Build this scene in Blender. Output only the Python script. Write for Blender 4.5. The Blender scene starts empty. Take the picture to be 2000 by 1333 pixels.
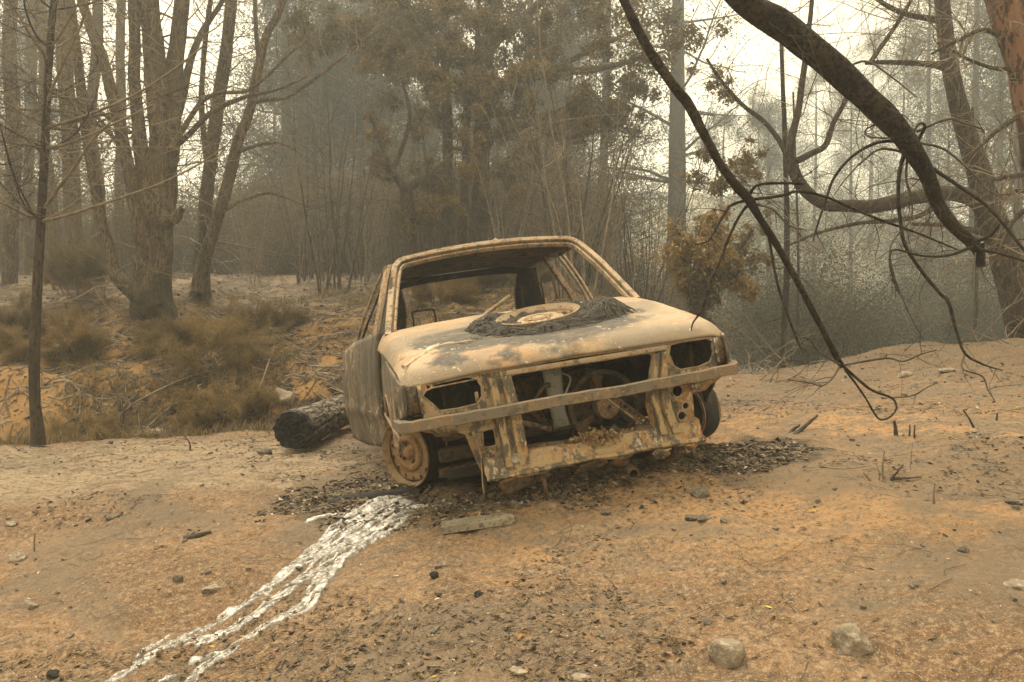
import bpy, bmesh, math, random
import numpy as np
from mathutils import Matrix, Vector, Euler

# ------------------------------------------------------------------ camera, sky, sun, exposure
scene = bpy.context.scene
COL = scene.collection
R_ = math.radians
CAM_H, F_PX, PITCH = 0.80, 1500.0, R_(1.0)
cam_data = bpy.data.cameras.new("camera")
cam_data.sensor_width = 36.0
cam_data.lens = 36.0 * F_PX / 2000.0
cam_data.clip_start, cam_data.clip_end = 0.05, 2000.0
cam = bpy.data.objects.new("camera", cam_data)
COL.objects.link(cam)
cam.location = (0, 0, CAM_H)
cam.rotation_euler = (R_(90) - PITCH, 0, 0)
scene.camera = cam

SUN_EL, SUN_ROT = R_(68), R_(-35)
world = bpy.data.worlds.new("World")
scene.world = world
world.use_nodes = True
wn, wl = world.node_tree.nodes, world.node_tree.links
bg = wn["Background"]
sky = wn.new("ShaderNodeTexSky")
sky.sky_type = 'NISHITA'
sky.sun_disc = False
sky.sun_elevation, sky.sun_rotation = SUN_EL, SUN_ROT
sky.dust_density, sky.air_density, sky.ozone_density = 3.0, 1.0, 0.3
hsv = wn.new("ShaderNodeHueSaturation")
hsv.inputs['Saturation'].default_value = 0.25
tint = wn.new("ShaderNodeMix"); tint.data_type = 'RGBA'; tint.blend_type = 'MULTIPLY'
tint.inputs[0].default_value = 1.0
tint.inputs[7].default_value = (1.0, 0.87, 0.63, 1)        # smoke-filled sky
wl.new(sky.outputs[0], hsv.inputs['Color'])
wl.new(hsv.outputs[0], tint.inputs[6])
veil = wn.new("ShaderNodeMix"); veil.data_type = 'RGBA'      # even smoke layer over the clear-sky gradient
veil.inputs[0].default_value = 0.75
veil.inputs[7].default_value = (3.55, 3.03, 1.95, 1)
wl.new(tint.outputs[2], veil.inputs[6])
wl.new(veil.outputs[2], bg.inputs['Color'])
bg.inputs['Strength'].default_value = 0.15

sun_d = bpy.data.lights.new("sun", 'SUN')
sun_d.energy, sun_d.angle, sun_d.color = 1.5, R_(45), (1.0, 0.865, 0.68)
sun = bpy.data.objects.new("sun", sun_d)
COL.objects.link(sun)
sun_dir = Vector((math.sin(SUN_ROT) * math.cos(SUN_EL), math.cos(SUN_ROT) * math.cos(SUN_EL), math.sin(SUN_EL)))
sun.rotation_euler = sun_dir.to_track_quat('Z', 'Y').to_euler()

scene.view_settings.view_transform = 'Standard'
scene.view_settings.look = 'None'
scene.view_settings.gamma = 1.0
scene.view_settings.exposure = 1.84
scene.render.engine = 'CYCLES'
scene.cycles.use_denoising = True
scene.cycles.max_bounces = 6
scene.cycles.diffuse_bounces = 3
scene.cycles.glossy_bounces = 2
scene.cycles.volume_bounces = 2
scene.cycles.transparent_max_bounces = 4
rng = np.random.default_rng(11)

# ------------------------------------------------------------------ helpers
def srgb(r, g, b):
    return tuple(((c / 255) / 12.92 if c / 255 <= .04045 else ((c / 255 + .055) / 1.055) ** 2.4) for c in (r, g, b))

CP, SP = math.cos(PITCH), math.sin(PITCH)
def W(u, v, D):
    """world point seen at photo position (u, v), at forward distance D"""
    a, b = (u - 1000) / F_PX, (666.5 - v) / F_PX
    k = D / (CP + b * SP)
    return np.array([a * k, D, CAM_H + (-SP + b * CP) * k])

def _hash(i, j, k, seed):
    n = (i.astype(np.int64) * 374761393 + j.astype(np.int64) * 668265263 + k.astype(np.int64) * 2147483647 + seed * 974634777) & 0x7fffffff
    n = (n ^ (n >> 13)) * 1274126177 & 0x7fffffff
    n = (n ^ (n >> 16)) * 668265263 & 0x7fffffff
    return ((n ^ (n >> 15)) & 0xffff) / 65535.0
def noise3(x, y, z, seed=0):
    x, y, z = np.broadcast_arrays(np.asarray(x, float), np.asarray(y, float), np.asarray(z, float))
    i, j, k = np.floor(x), np.floor(y), np.floor(z)
    fx, fy, fz = x - i, y - j, z - k
    fx, fy, fz = [t * t * (3 - 2 * t) for t in (fx, fy, fz)]
    h = lambda a, b, c: _hash(i + a, j + b, k + c, seed)
    l = lambda a, b, t: a + (b - a) * t
    return l(l(l(h(0,0,0), h(1,0,0), fx), l(h(0,1,0), h(1,1,0), fx), fy),
             l(l(h(0,0,1), h(1,0,1), fx), l(h(0,1,1), h(1,1,1), fx), fy), fz) * 2 - 1
def fbm(x, y, z=0.0, octaves=4, seed=0, gain=.5):
    s, a = 0, 1.0
    for o in range(octaves):
        s = s + a * noise3(np.asarray(x) * 2**o + 17.3 * o, np.asarray(y) * 2**o - 9.1 * o, np.asarray(z) * 2**o, seed + o)
        a *= gain
    return s
def sstep(a, b, x):
    t = np.clip((np.asarray(x, float) - a) / (b - a), 0, 1)
    return t * t * (3 - 2 * t)

class MB:
    """collects shapes and links them as one mesh object"""
    def __init__(self):
        self.v, self.f, self.n = [], [], 0
    def add(self, V, F):
        V = np.asarray(V, float).reshape(-1, 3)
        self.v.append(V)
        for A in (F if isinstance(F, list) and len(F) and isinstance(F[0], np.ndarray) else [F]):
            A = np.asarray(A, np.int64)
            if A.size:
                self.f.append(A + self.n)
        self.n += len(V)
        return self
    def grid(self, P, close_u=False, close_v=False):
        P = np.asarray(P, float); a, b = P.shape[:2]
        I = np.arange(a * b).reshape(a, b)
        if close_u: I = np.vstack([I, I[:1]])
        if close_v: I = np.hstack([I, I[:, :1]])
        return self.add(P.reshape(-1, 3), np.stack([I[:-1, :-1], I[1:, :-1], I[1:, 1:], I[:-1, 1:]], -1).reshape(-1, 4))
    def box(self, c, s, M=None, taper=1.0):
        x, y, z = np.array(s) / 2
        V = np.array([[-x,-y,-z],[x,-y,-z],[x,y,-z],[-x,y,-z],[-x*taper,-y*taper,z],[x*taper,-y*taper,z],[x*taper,y*taper,z],[-x*taper,y*taper,z]])
        if M is not None: V = V @ np.array(M)[:3, :3].T
        return self.add(V + np.array(c), [[0,3,2,1],[4,5,6,7],[0,1,5,4],[1,2,6,5],[2,3,7,6],[3,0,4,7]])
    def bar(self, a, b, w, h, up=(0, 0, 1)):
        a, b = np.array(a, float), np.array(b, float)
        d = b - a; L = np.linalg.norm(d); d = d / L
        s = np.cross(d, up); s /= np.linalg.norm(s); u = np.cross(s, d)
        return self.box((a + b) / 2, (w, L, h), np.stack([s, d, u], 1))
    def tube(self, P, r, n=6, cap=True, rough=0.0, seed=0):
        P = np.asarray(P, float); m = len(P)
        r = np.broadcast_to(np.asarray(r, float), (m,))
        T = np.gradient(P, axis=0); T /= np.linalg.norm(T, axis=1)[:, None] + 1e-12
        ref = np.array([0, 0, 1.0]) if abs(T[0, 2]) < .9 else np.array([1.0, 0, 0])
        S = np.zeros_like(P); s = np.cross(T[0], ref)
        for i in range(m):
            s = s - T[i] * (s @ T[i]); s /= np.linalg.norm(s) + 1e-12; S[i] = s
        B = np.cross(T, S)
        a = np.arange(n) / n * 2 * np.pi
        rr = r[:, None] * np.ones(n)[None]
        if rough:
            rr = rr * (1 + rough * fbm(np.cos(a)[None] * 1.6 + 5, np.sin(a)[None] * 1.6, np.cumsum(np.r_[0, np.linalg.norm(np.diff(P, axis=0), axis=1)])[:, None] / (r.mean() * 3 + 1e-6), 3, seed))
        V = P[:, None] + rr[..., None] * (np.cos(a)[None, :, None] * S[:, None] + np.sin(a)[None, :, None] * B[:, None])
        n0 = self.n
        self.grid(V, close_v=True)
        if cap:
            k = np.arange(n)
            for base, rev in ((0, True), ((m - 1) * n, False)):
                c = P[0] if base == 0 else P[-1]
                self.add(c[None], np.zeros((0, 3), int))
                ci = self.n - 1
                i0, i1 = n0 + base + k, n0 + base + (k + 1) % n
                self.f.append(np.stack([np.full(n, ci), i1, i0] if rev else [np.full(n, ci), i0, i1], 1))
        return self
    def lathe(self, prof, o, axis, n=40):
        """prof: (radius, along axis) pairs"""
        ax = np.array(axis, float); ax /= np.linalg.norm(ax)
        s = np.cross(ax, [0, 0, 1.0]) if abs(ax[2]) < .9 else np.cross(ax, [1.0, 0, 0])
        s /= np.linalg.norm(s); t = np.cross(ax, s)
        a = np.arange(n) / n * 2 * np.pi
        ring = np.cos(a)[:, None] * s + np.sin(a)[:, None] * t
        V = np.array([[np.array(o) + r * q + h * ax for q in ring] for r, h in prof])
        return self.grid(V, close_v=True)
    def mesh(self, name, smooth=True):
        V = np.vstack(self.v) if self.v else np.zeros((0, 3))
        me = bpy.data.meshes.new(name)
        tot = [f for f in self.f if len(f)]
        nl = sum(f.size for f in tot); nf = sum(len(f) for f in tot)
        me.vertices.add(len(V)); me.vertices.foreach_set("co", V.astype(np.float32).ravel())
        me.loops.add(nl); me.loops.foreach_set("vertex_index", np.concatenate([f.ravel() for f in tot]).astype(np.int32))
        sizes = np.concatenate([np.full(len(f), f.shape[1]) for f in tot]).astype(np.int32)
        me.polygons.add(nf)
        me.polygons.foreach_set("loop_start", np.r_[0, np.cumsum(sizes)[:-1]].astype(np.int32))
        me.polygons.foreach_set("use_smooth", np.full(nf, bool(smooth)))
        me.update(calc_edges=True); me.validate()
        return me
    def build(self, name, mat, parent=None, smooth=True, bevel=0.0, solid=0.0, flat_angle=None):
        me = self.mesh(name, smooth)
        return link(name, me, mat, parent, bevel, solid, flat_angle)

def link(name, me, mat, parent=None, bevel=0.0, solid=0.0, flat_angle=None):
    o = bpy.data.objects.new(name, me); COL.objects.link(o)
    if mat: me.materials.append(mat)
    if parent: o.parent = parent
    if solid:
        m = o.modifiers.new("solid", 'SOLIDIFY'); m.thickness = solid; m.offset = -1
    if bevel:
        m = o.modifiers.new("bevel", 'BEVEL'); m.width = bevel; m.segments = 2; m.limit_method = 'ANGLE'; m.angle_limit = R_(40)
    if flat_angle is not None:
        me.set_sharp_from_angle(angle=R_(flat_angle))
    return o
def tag(o, label=None, cat=None, group=None, kind=None):
    if label: o['label'] = label
    if cat: o['category'] = cat
    if group: o['group'] = group
    if kind: o['kind'] = kind
    return o
def thing(name, label, cat, loc=(0, 0, 0), group=None):
    o = bpy.data.objects.new(name, None); COL.objects.link(o)
    o.location = loc; o.empty_display_size = .1
    return tag(o, label, cat, group)

def catmull(P, n=6):
    P = np.asarray(P, float)
    if len(P) < 3: 
        t = np.linspace(0, 1, n + 1)[:, None]; return P[0] * (1 - t) + P[-1] * t
    Q = np.vstack([2 * P[0] - P[1], P, 2 * P[-1] - P[-2]])
    out = []
    for i in range(1, len(Q) - 2):
        p0, p1, p2, p3 = Q[i-1:i+3]
        for t in np.arange(n) / n:
            out.append(.5 * (2*p1 + (p2-p0)*t + (2*p0-5*p1+4*p2-p3)*t*t + (3*p1-p0-3*p2+p3)*t**3))
    out.append(P[-1]); return np.array(out)

def plate(polys, thick, to3d):
    """flat plate with holes: polys[0] is the outline, the rest are holes, in 2D; to3d maps (a, b, depth) to 3D"""
    cu = bpy.data.curves.new("outline", 'CURVE'); cu.dimensions = '2D'; cu.fill_mode = 'BOTH'; cu.extrude = thick / 2
    for pts in polys:
        s = cu.splines.new('POLY'); s.points.add(len(pts) - 1)
        for p, (a, b) in zip(s.points, pts): p.co = (a, b, 0, 1)
        s.use_cyclic_u = True
    ob = bpy.data.objects.new("outline", cu)
    me = bpy.data.meshes.new_from_object(ob)
    bpy.data.objects.remove(ob); bpy.data.curves.remove(cu)
    V = np.zeros(len(me.vertices) * 3); me.vertices.foreach_get("co", V); V = V.reshape(-1, 3)
    V2 = to3d(V[:, 0], V[:, 1], V[:, 2])
    mb = MB(); tri = [list(p.vertices) for p in me.polygons]
    by = {}
    for t in tri: by.setdefault(len(t), []).append(t)
    mb.add(V2, [np.array(x) for x in by.values()])
    bpy.data.meshes.remove(me)
    return mb
def circ(cx, cy, r, n=16, ry=None):
    a = np.arange(n) / n * 2 * np.pi
    return [(cx + r * math.cos(t), cy + (ry or r) * math.sin(t)) for t in a]

# ------------------------------------------------------------------ material helpers
class NT:
    def __init__(self, name):
        self.m = bpy.data.materials.new(name); self.m.use_nodes = True
        self.n, self.l = self.m.node_tree.nodes, self.m.node_tree.links
        self.b = self.n["Principled BSDF"]; self.out = self.n["Material Output"]
        self.tc = self.n.new("ShaderNodeTexCoord"); self.geo = None
    def pos(self, world=False):
        if world:
            if not self.geo: self.geo = self.n.new("ShaderNodeNewGeometry")
            return self.geo.outputs['Position']
        return self.tc.outputs['Object']
    def scale(self, vec, s):
        m = self.n.new("ShaderNodeVectorMath"); m.operation = 'MULTIPLY'
        self.l.new(vec, m.inputs[0]); m.inputs[1].default_value = s if hasattr(s, '__len__') else (s, s, s)
        return m.outputs[0]
    def noise(self, vec, scale, detail=6, rough=.6, dist=0.0):
        t = self.n.new("ShaderNodeTexNoise"); t.inputs['Scale'].default_value = scale
        t.inputs['Detail'].default_value = detail; t.inputs['Roughness'].default_value = rough; t.inputs['Distortion'].default_value = dist
        self.l.new(vec, t.inputs['Vector'])
        return self.ramp(t.outputs['Fac'], .24, .76, lin=True)
    def voro(self, vec, scale, feature='F1'):
        t = self.n.new("ShaderNodeTexVoronoi"); t.feature = feature; t.inputs['Scale'].default_value = scale
        self.l.new(vec, t.inputs['Vector']); return t.outputs['Distance']
    def ramp(self, fac, a, b, va=0.0, vb=1.0, lin=False):
        r = self.n.new("ShaderNodeMapRange"); r.interpolation_type = 'LINEAR' if lin else 'SMOOTHSTEP'
        self.l.new(fac, r.inputs[0])
        for i, x in enumerate((a, b, va, vb)): r.inputs[1 + i].default_value = x
        return r.outputs[0]
    def math(self, op, a, b=None):
        m = self.n.new("ShaderNodeMath"); m.operation = op
        for i, x in enumerate((a, b)):
            if x is None: continue
            if hasattr(x, 'is_linked') or not isinstance(x, (int, float)): self.l.new(x, m.inputs[i])
            else: m.inputs[i].default_value = x
        return m.outputs[0]
    def mix(self, fac, a, b):
        m = self.n.new("ShaderNodeMix"); m.data_type = 'RGBA'
        for sock, x in ((m.inputs[0], fac), (m.inputs[6], a), (m.inputs[7], b)):
            if isinstance(x, (int, float)): sock.default_value = x
            elif isinstance(x, tuple): sock.default_value = (*x[:3], 1)
            else: self.l.new(x, sock)
        return m.outputs[2]
    def sep(self, vec):
        s = self.n.new("ShaderNodeSeparateXYZ"); self.l.new(vec, s.inputs[0]); return s.outputs
    def finish(self, col, rough=.85, bump=None, bstr=.5, bdist=.01, metal=0.0, spec=.3):
        if isinstance(col, tuple): self.b.inputs['Base Color'].default_value = (*col[:3], 1)
        else: self.l.new(col, self.b.inputs['Base Color'])
        if isinstance(rough, (int, float)): self.b.inputs['Roughness'].default_value = rough
        else: self.l.new(rough, self.b.inputs['Roughness'])
        self.b.inputs['Metallic'].default_value = metal
        self.b.inputs['Specular IOR Level'].default_value = spec
        if bump is not None:
            n = self.n.new("ShaderNodeBump"); n.inputs['Strength'].default_value = bstr; n.inputs['Distance'].default_value = bdist
            self.l.new(bump, n.inputs['Height']); self.l.new(n.outputs[0], self.b.inputs['Normal'])
        return self.m

def burnt_metal(name, base, rust, soot, flake, rust_amt=.5, soot_amt=.45, flake_amt=.35, scale=1.0, bump=.35, stretch=(1, 1, 1)):
    """bare steel after a fire: ash-tan oxide, orange rust, sooty grey and pale blistered flakes"""
    t = NT(name); p = t.scale(t.pos(), stretch)
    n1 = t.noise(p, 3.2 * scale, 8, .62, .6)
    n2 = t.noise(t.scale(p, (1.0, 1.3, 1.0)), 7.0 * scale, 8, .68, .3)
    n3 = t.noise(p, 26.0 * scale, 6, .7)
    n4 = t.noise(p, 90.0 * scale, 4, .6)
    c = t.mix(t.ramp(n1, .62 - .3 * rust_amt, .75 - .3 * rust_amt), base, rust)
    c = t.mix(t.ramp(n2, .72 - .32 * soot_amt, .84 - .32 * soot_amt, 0, .9), c, soot)
    c = t.mix(t.math('MULTIPLY', t.ramp(n3, .78 - .35 * flake_amt, .82 - .35 * flake_amt), t.ramp(n1, .40, .62)), c, flake)
    c = t.mix(t.ramp(n4, .3, .75, .0, .35), c, tuple(x * .45 for x in base))
    h = t.math('ADD', t.math('MULTIPLY', n3, .6), t.math('MULTIPLY', n4, .4))
    return t.finish(c, .78, h, bump, .008, 0.0, .3)

ASH_TAN = (.33, .255, .172)
RUST = (.27, .145, .065)
SOOT = (.075, .066, .056)
FLAKE = (.42, .37, .30)
M = {}
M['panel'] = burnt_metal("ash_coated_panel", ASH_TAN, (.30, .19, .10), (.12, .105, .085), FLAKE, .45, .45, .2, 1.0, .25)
M['rusty'] = burnt_metal("blistered_rusty_panel", (.37, .27, .155), (.33, .175, .072), (.075, .072, .066), (.44, .375, .28), .62, .78, .6, 2.0, .6, (1, 1, .55))
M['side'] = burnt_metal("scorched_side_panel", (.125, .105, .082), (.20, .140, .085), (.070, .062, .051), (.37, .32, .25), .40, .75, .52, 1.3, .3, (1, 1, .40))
M['frame'] = burnt_metal("ash_coated_frame", (.36, .275, .18), (.29, .175, .092), (.10, .088, .07), FLAKE, .45, .55, .4, 3.0, .45)
M['bumper'] = burnt_metal("dull_bumper_steel", (.170, .138, .102), (.22, .150, .09), (.090, .078, .063), (.26, .23, .185), .4, .5, .35, 2.2, .3)
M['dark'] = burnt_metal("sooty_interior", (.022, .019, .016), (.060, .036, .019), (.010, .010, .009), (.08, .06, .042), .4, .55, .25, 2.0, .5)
M['roofin'] = burnt_metal("sooty_headlining_steel", (.10, .08, .06), (.17, .11, .06), (.035, .03, .026), (.24, .18, .12), .5, .5, .25, 1.5, .4)
M['black'] = burnt_metal("charred_black_metal", (.022, .02, .018), (.05, .034, .022), (.012, .011, .01), (.08, .065, .05), .4, .5, .25, 3.0, .5)
M['rim'] = burnt_metal("rusty_wheel_steel", (.30, .205, .115), (.25, .135, .06), (.12, .092, .065), (.36, .30, .22), .65, .4, .25, 4.0, .4)
M['tank'] = burnt_metal("pale_grey_green_alloy", (.30, .31, .27), (.33, .29, .21), (.16, .16, .14), (.42, .42, .38), .3, .35, .3, 3.0, .3)
M['engine'] = burnt_metal("rusted_engine_metal", (.110, .078, .050), (.18, .10, .046), (.030, .027, .023), (.22, .18, .13), .5, .65, .35, 4.0, .6)

M['bonnet_rim'] = burnt_metal("pale_ash_wheel_steel", (.36, .275, .18), (.30, .19, .105), (.11, .09, .07), (.5, .44, .34), .45, .3, .3, 4.0, .4)
def bonnet_mat():
    t = NT("burnt_bonnet_steel"); p = t.pos(); x = t.sep(p)
    n1 = t.noise(p, 2.6, 8, .6, .8); n2 = t.noise(t.scale(p, (1, 2.2, 1)), 6, 8, .65, .4)
    n3 = t.noise(p, 30, 6, .7); n4 = t.noise(p, 110, 4, .6)
    c = t.mix(t.ramp(n1, .38, .62), (.345, .272, .187), (.34, .215, .118))
    c = t.mix(t.ramp(n2, .35, .95, 0, .75), c, (.20, .165, .122))
    c = t.mix(t.ramp(t.noise(p, 1.7, 4, .5), .36, .64, 0, .85), c, (.185, .152, .113))
    # sooty smear fanned out in front of the wheel that burnt on the bonnet
    d = t.noise(p, 5, 6, .6)
    sx = t.math('ADD', x[0], t.math('MULTIPLY', t.math('SUBTRACT', d, .5), .5))
    sy = t.math('ADD', x[1], t.math('MULTIPLY', t.math('SUBTRACT', d, .5), .28))
    ex = t.math('DIVIDE', t.math('ADD', sx, .10), .60); ey = t.math('DIVIDE', t.math('SUBTRACT', sy, .45), .40)
    r = t.math('ADD', t.math('MULTIPLY', ex, ex), t.math('MULTIPLY', ey, ey))
    m1 = t.ramp(r, .75, 1.2, 1, 0)
    c = t.mix(t.math('MULTIPLY', m1, t.ramp(t.noise(t.scale(p, (1, 5, 1)), 4, 7, .7), .10, .50, .62, 1)), c, (.052, .047, .041))
    pale = t.math('MULTIPLY', t.ramp(r, .35, .6, 0, 1), t.ramp(r, .8, 1.05, 1, 0))
    c = t.mix(t.math('MULTIPLY', pale, t.ramp(n3, .45, .85, 0, .45)), c, (.27, .25, .215))
    c = t.mix(t.math('MULTIPLY', t.ramp(n3, .70, .76), t.ramp(n2, .45, .6)), c, (.50, .43, .33))
    c = t.mix(t.ramp(n4, .35, .75, 0, .3), c, (.14, .10, .06))
    h = t.math('ADD', t.math('MULTIPLY', n3, .6), t.math('MULTIPLY', n2, .6))
    return t.finish(c, .75, h, .28, .01, 0, .3)
M['bonnet'] = bonnet_mat()

def plain(name, a, b, scale=8, rough=.85, bump=.4, bd=.01, stretch=(1, 1, 1), c3=None, metal=0, spec=.3, world=False):
    t = NT(name); p = t.scale(t.pos(world), stretch)
    n = t.noise(p, scale, 8, .65, .3); n2 = t.noise(p, scale * 5, 6, .65)
    c = t.mix(t.ramp(n, .35, .65), a, b)
    if c3: c = t.mix(t.ramp(n2, .55, .68), c, c3)
    return t.finish(c, rough, t.math('ADD', n2, t.math('MULTIPLY', n, .6)), bump, bd, metal, spec)

# ------------------------------------------------------------------ terrain
def bank_foot(X):
    return 6.7 + .22 * (X + 3) + 1.6 * np.maximum(X - .9, 0)
def ground_base(X, Y):
    X = np.asarray(X, float); Y = np.asarray(Y, float)
    l = X + .53
    lat = np.where(l > -.5, .124 * np.minimum(l, 2.0) + .075 * np.clip(l - 2.0, 0, 4.0), -.062 + .035 * np.maximum(l + .5, -6))
    lon = np.where(Y < 4, .12 * (Y - 4.03), .035 * np.minimum(Y - 4, 2.5))
    lon = np.maximum(lon, -.75)
    z = -.04 + lat + lon
    # right: the bare patch ends in a crest, beyond it the land drops to a hazy hollow
    right = sstep(.8, 2.4, X - .02 * Y)
    crest = 6.9 + .22 * np.clip(X - 2, 0, 6)
    drop = np.where(Y > crest, -.75 * sstep(0, 7, Y - crest) - .3 * sstep(6, 18, Y - crest), 0) 
    z = z + right * drop
    z = z + .07 * np.exp(-(((X - 4.4) / .95) ** 2 + ((Y - 7.9) / .6) ** 2)) + .05 * np.exp(-(((X - 3.6) / 1.1) ** 2 + ((Y - 7.6) / .6) ** 2))
    # left and behind: shallow gully, then an earth bank up to a wooded shelf
    t = Y - bank_foot(X)
    left = 1 - sstep(1.2, 4.6, X - .05 * (Y - 6))
    prof = -.28 * np.exp(-((t - .35) / .42) ** 2) + np.interp(t, [0, .5, 1.3, 2.2, 3.3, 4.6, 8, 14, 24, 40], [0, .08, .42, .72, 1.0, 1.28, 1.8, 2.4, 2.7, 2.6])
    z = z + np.where(t > -1.2, prof, 0) * left * (1 - sstep(22, 46, Y))
    # far hills
    far = sstep(45, 95, Y)
    z = z + far * (13 + 4 * np.sin(X * .045 + 1.2) + .05 * np.clip(X, -80, 80))
    return z
def ground(X, Y, fine=True):
    X = np.asarray(X, float); Y = np.asarray(Y, float)
    z = ground_base(X, Y)
    t = Y - bank_foot(X)
    left = (1 - sstep(1.2, 4.6, X)) * sstep(-.4, .8, t) * (1 - sstep(7, 12, t))
    z = z + .05 * fbm(X * .7, Y * .7, 0, 3, 3) * sstep(1, 4, np.hypot(X - .3, Y - 4.6) + 1.0)
    z = z + left * (.16 * fbm(X * .9, Y * .9, .3, 4, 8) + .10 * np.abs(fbm(X * 2.1, Y * 1.6, .7, 3, 12)))
    z = z + .06 * fbm(X * 1.7, Y * 2.2, .9, 4, 33) * np.exp(-(((X - 4.2) / 1.3) ** 2 + ((Y - 7.7) / .8) ** 2))
    z = z + .022 * fbm(X * 2.6, Y * 2.6, .5, 3, 5)
    if fine:
        z = z + .010 * fbm(X * 11, Y * 11, .2, 4, 21, .6) * np.clip(9 / (Y + 3), .3, 1)
    # earth heaped under the nose of the car and against its front wheel
    z = z + .075 * np.exp(-(((X - .36) * .96 + (Y - 3.62) * .28) / .62) ** 4 - ((Y - 3.62 - (X - .36) * .21) / .30) ** 2)
    z = z + .008 * np.exp(-((X + .62) / .3) ** 2 - ((Y - 4.0) / .28) ** 2)
    return z
def on_ground(u, v):
    a, b = (u - 1000) / F_PX, (666.5 - v) / F_PX
    Y = np.exp(np.linspace(math.log(1.5), math.log(120), 3000))
    k = Y / (CP + b * SP)
    z = CAM_H + (-SP + b * CP) * k
    g = ground(a * k, Y)
    i = int(np.argmax(z <= g)) if (z <= g).any() else len(Y) - 1
    return np.array([a * k[i], Y[i], g[i]])

def soil_mat():
    t = NT("scorched_soil"); p = t.pos(True); x = t.sep(p)
    n1 = t.noise(p, .55, 6, .6, .5); n2 = t.noise(p, 1.9, 8, .65, .6); n3 = t.noise(p, 9, 8, .68); n4 = t.noise(p, 48, 6, .65); n5 = t.noise(p, 170, 4, .6)
    st = t.noise(t.scale(p, (1.0, 3.4, 1.0)), 5.0, 8, .7, .5)
    c = t.mix(t.ramp(n2, .36, .64), (.134, .080, .043), (.196, .122, .067))
    # orange subsoil patch in front of and right of the car
    dx = t.math('DIVIDE', t.math('SUBTRACT', x[0], 1.25), 1.9); dy = t.math('DIVIDE', t.math('SUBTRACT', x[1], 3.9), 1.25)
    r = t.math('ADD', t.math('MULTIPLY', dx, dx), t.math('MULTIPLY', dy, dy))
    r = t.math('ADD', r, t.math('MULTIPLY', t.math('SUBTRACT', n2, .5), 1.6))
    c = t.mix(t.ramp(r, .35, 1.15, .85, 0), c, (.300, .176, .082))
    # pale dusty ash on the left and on the far edge
    ax = t.math('DIVIDE', t.math('ADD', x[0], 2.6), 2.4); ay = t.math('DIVIDE', t.math('SUBTRACT', x[1], 5.2), 1.0)
    ra = t.math('ADD', t.math('MULTIPLY', ax, ax), t.math('MULTIPLY', ay, ay))
    ra = t.math('ADD', ra, t.math('MULTIPLY', t.math('SUBTRACT', n2, .5), 1.8))
    c = t.mix(t.ramp(ra, .45, 1.2, .8, 0), c, (.285, .228, .158))
    # sooty grey-brown film in streaks and blotches
    c = t.mix(t.math('MULTIPLY', t.ramp(st, .42, .74, 0, .9), t.ramp(n1, .25, .58)), c, (.115, .088, .062))
    c = t.mix(t.ramp(n3, .55, .68, 0, .6), c, (.130, .096, .063))
    c = t.mix(t.ramp(n4, .58, .68, 0, .7), c, (.058, .046, .035))
    c = t.mix(t.ramp(n4, .40, .30, 0, .55), c, (.30, .225, .148))
    c = t.mix(t.ramp(n5, .62, .70, 0, .6), c, (.33, .265, .19))
    c = t.mix(t.ramp(t.noise(p, .9, 5, .6, .8), .46, .70, 0, .62), c, (.120, .098, .073))
    rl = t.math('MULTIPLY', t.ramp(x[0], .9, 2.2), t.ramp(t.math('ADD', st, t.math('MULTIPLY', t.math('SUBTRACT', n2, .5), .6)), .38, .66, 0, .8))
    c = t.mix(rl, c, t.mix(t.ramp(n4, .4, .6), (.085, .066, .048), (.185, .145, .10)))
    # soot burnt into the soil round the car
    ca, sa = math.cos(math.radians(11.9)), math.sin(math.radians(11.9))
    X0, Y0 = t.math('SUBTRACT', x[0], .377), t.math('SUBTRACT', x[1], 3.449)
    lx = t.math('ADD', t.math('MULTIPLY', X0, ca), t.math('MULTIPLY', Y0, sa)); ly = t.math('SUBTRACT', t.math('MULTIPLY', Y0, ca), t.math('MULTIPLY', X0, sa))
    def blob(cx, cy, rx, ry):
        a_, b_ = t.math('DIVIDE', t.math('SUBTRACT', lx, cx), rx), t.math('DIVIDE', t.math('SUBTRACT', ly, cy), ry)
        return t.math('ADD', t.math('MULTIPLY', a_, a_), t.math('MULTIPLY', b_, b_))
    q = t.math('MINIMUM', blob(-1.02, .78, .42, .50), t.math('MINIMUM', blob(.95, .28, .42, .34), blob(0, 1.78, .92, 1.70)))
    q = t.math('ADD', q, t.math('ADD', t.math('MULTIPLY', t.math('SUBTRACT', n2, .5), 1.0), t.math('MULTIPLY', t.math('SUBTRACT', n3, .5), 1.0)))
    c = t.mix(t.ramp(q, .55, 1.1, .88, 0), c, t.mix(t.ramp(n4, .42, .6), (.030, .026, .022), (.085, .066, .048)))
    # bank: darker burnt duff over ochre earth
    foot = t.math('ADD', t.math('MULTIPLY', x[0], .22), 7.45)
    tt = t.math('SUBTRACT', x[1], foot)
    bank = t.math('MULTIPLY', t.ramp(tt, -.1, .7), t.ramp(x[0], 1.2, 4.0, 1, 0))
    bc = t.mix(t.ramp(n2, .40, .60), (.092, .062, .035), (.20, .120, .052))
    bc = t.mix(t.ramp(n3, .50, .64), bc, (.030, .024, .018))
    bc = t.mix(t.math('MULTIPLY', t.ramp(t.noise(p, 1.3, 7, .6, .5), .53, .60), t.ramp(tt, 1.9, 2.8, 1, .15)), bc, (.235, .140, .058))
    up = t.mix(t.ramp(st, .40, .6), (.070, .056, .043), (.115, .090, .064))
    up = t.mix(t.ramp(n2, .5, .68), up, (.19, .138, .09))
    bc = t.mix(t.ramp(t.math('ADD', tt, t.math('MULTIPLY', t.math('SUBTRACT', n2, .5), 3)), 3.0, 4.4), bc, up)
    c = t.mix(bank, c, bc)
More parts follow.
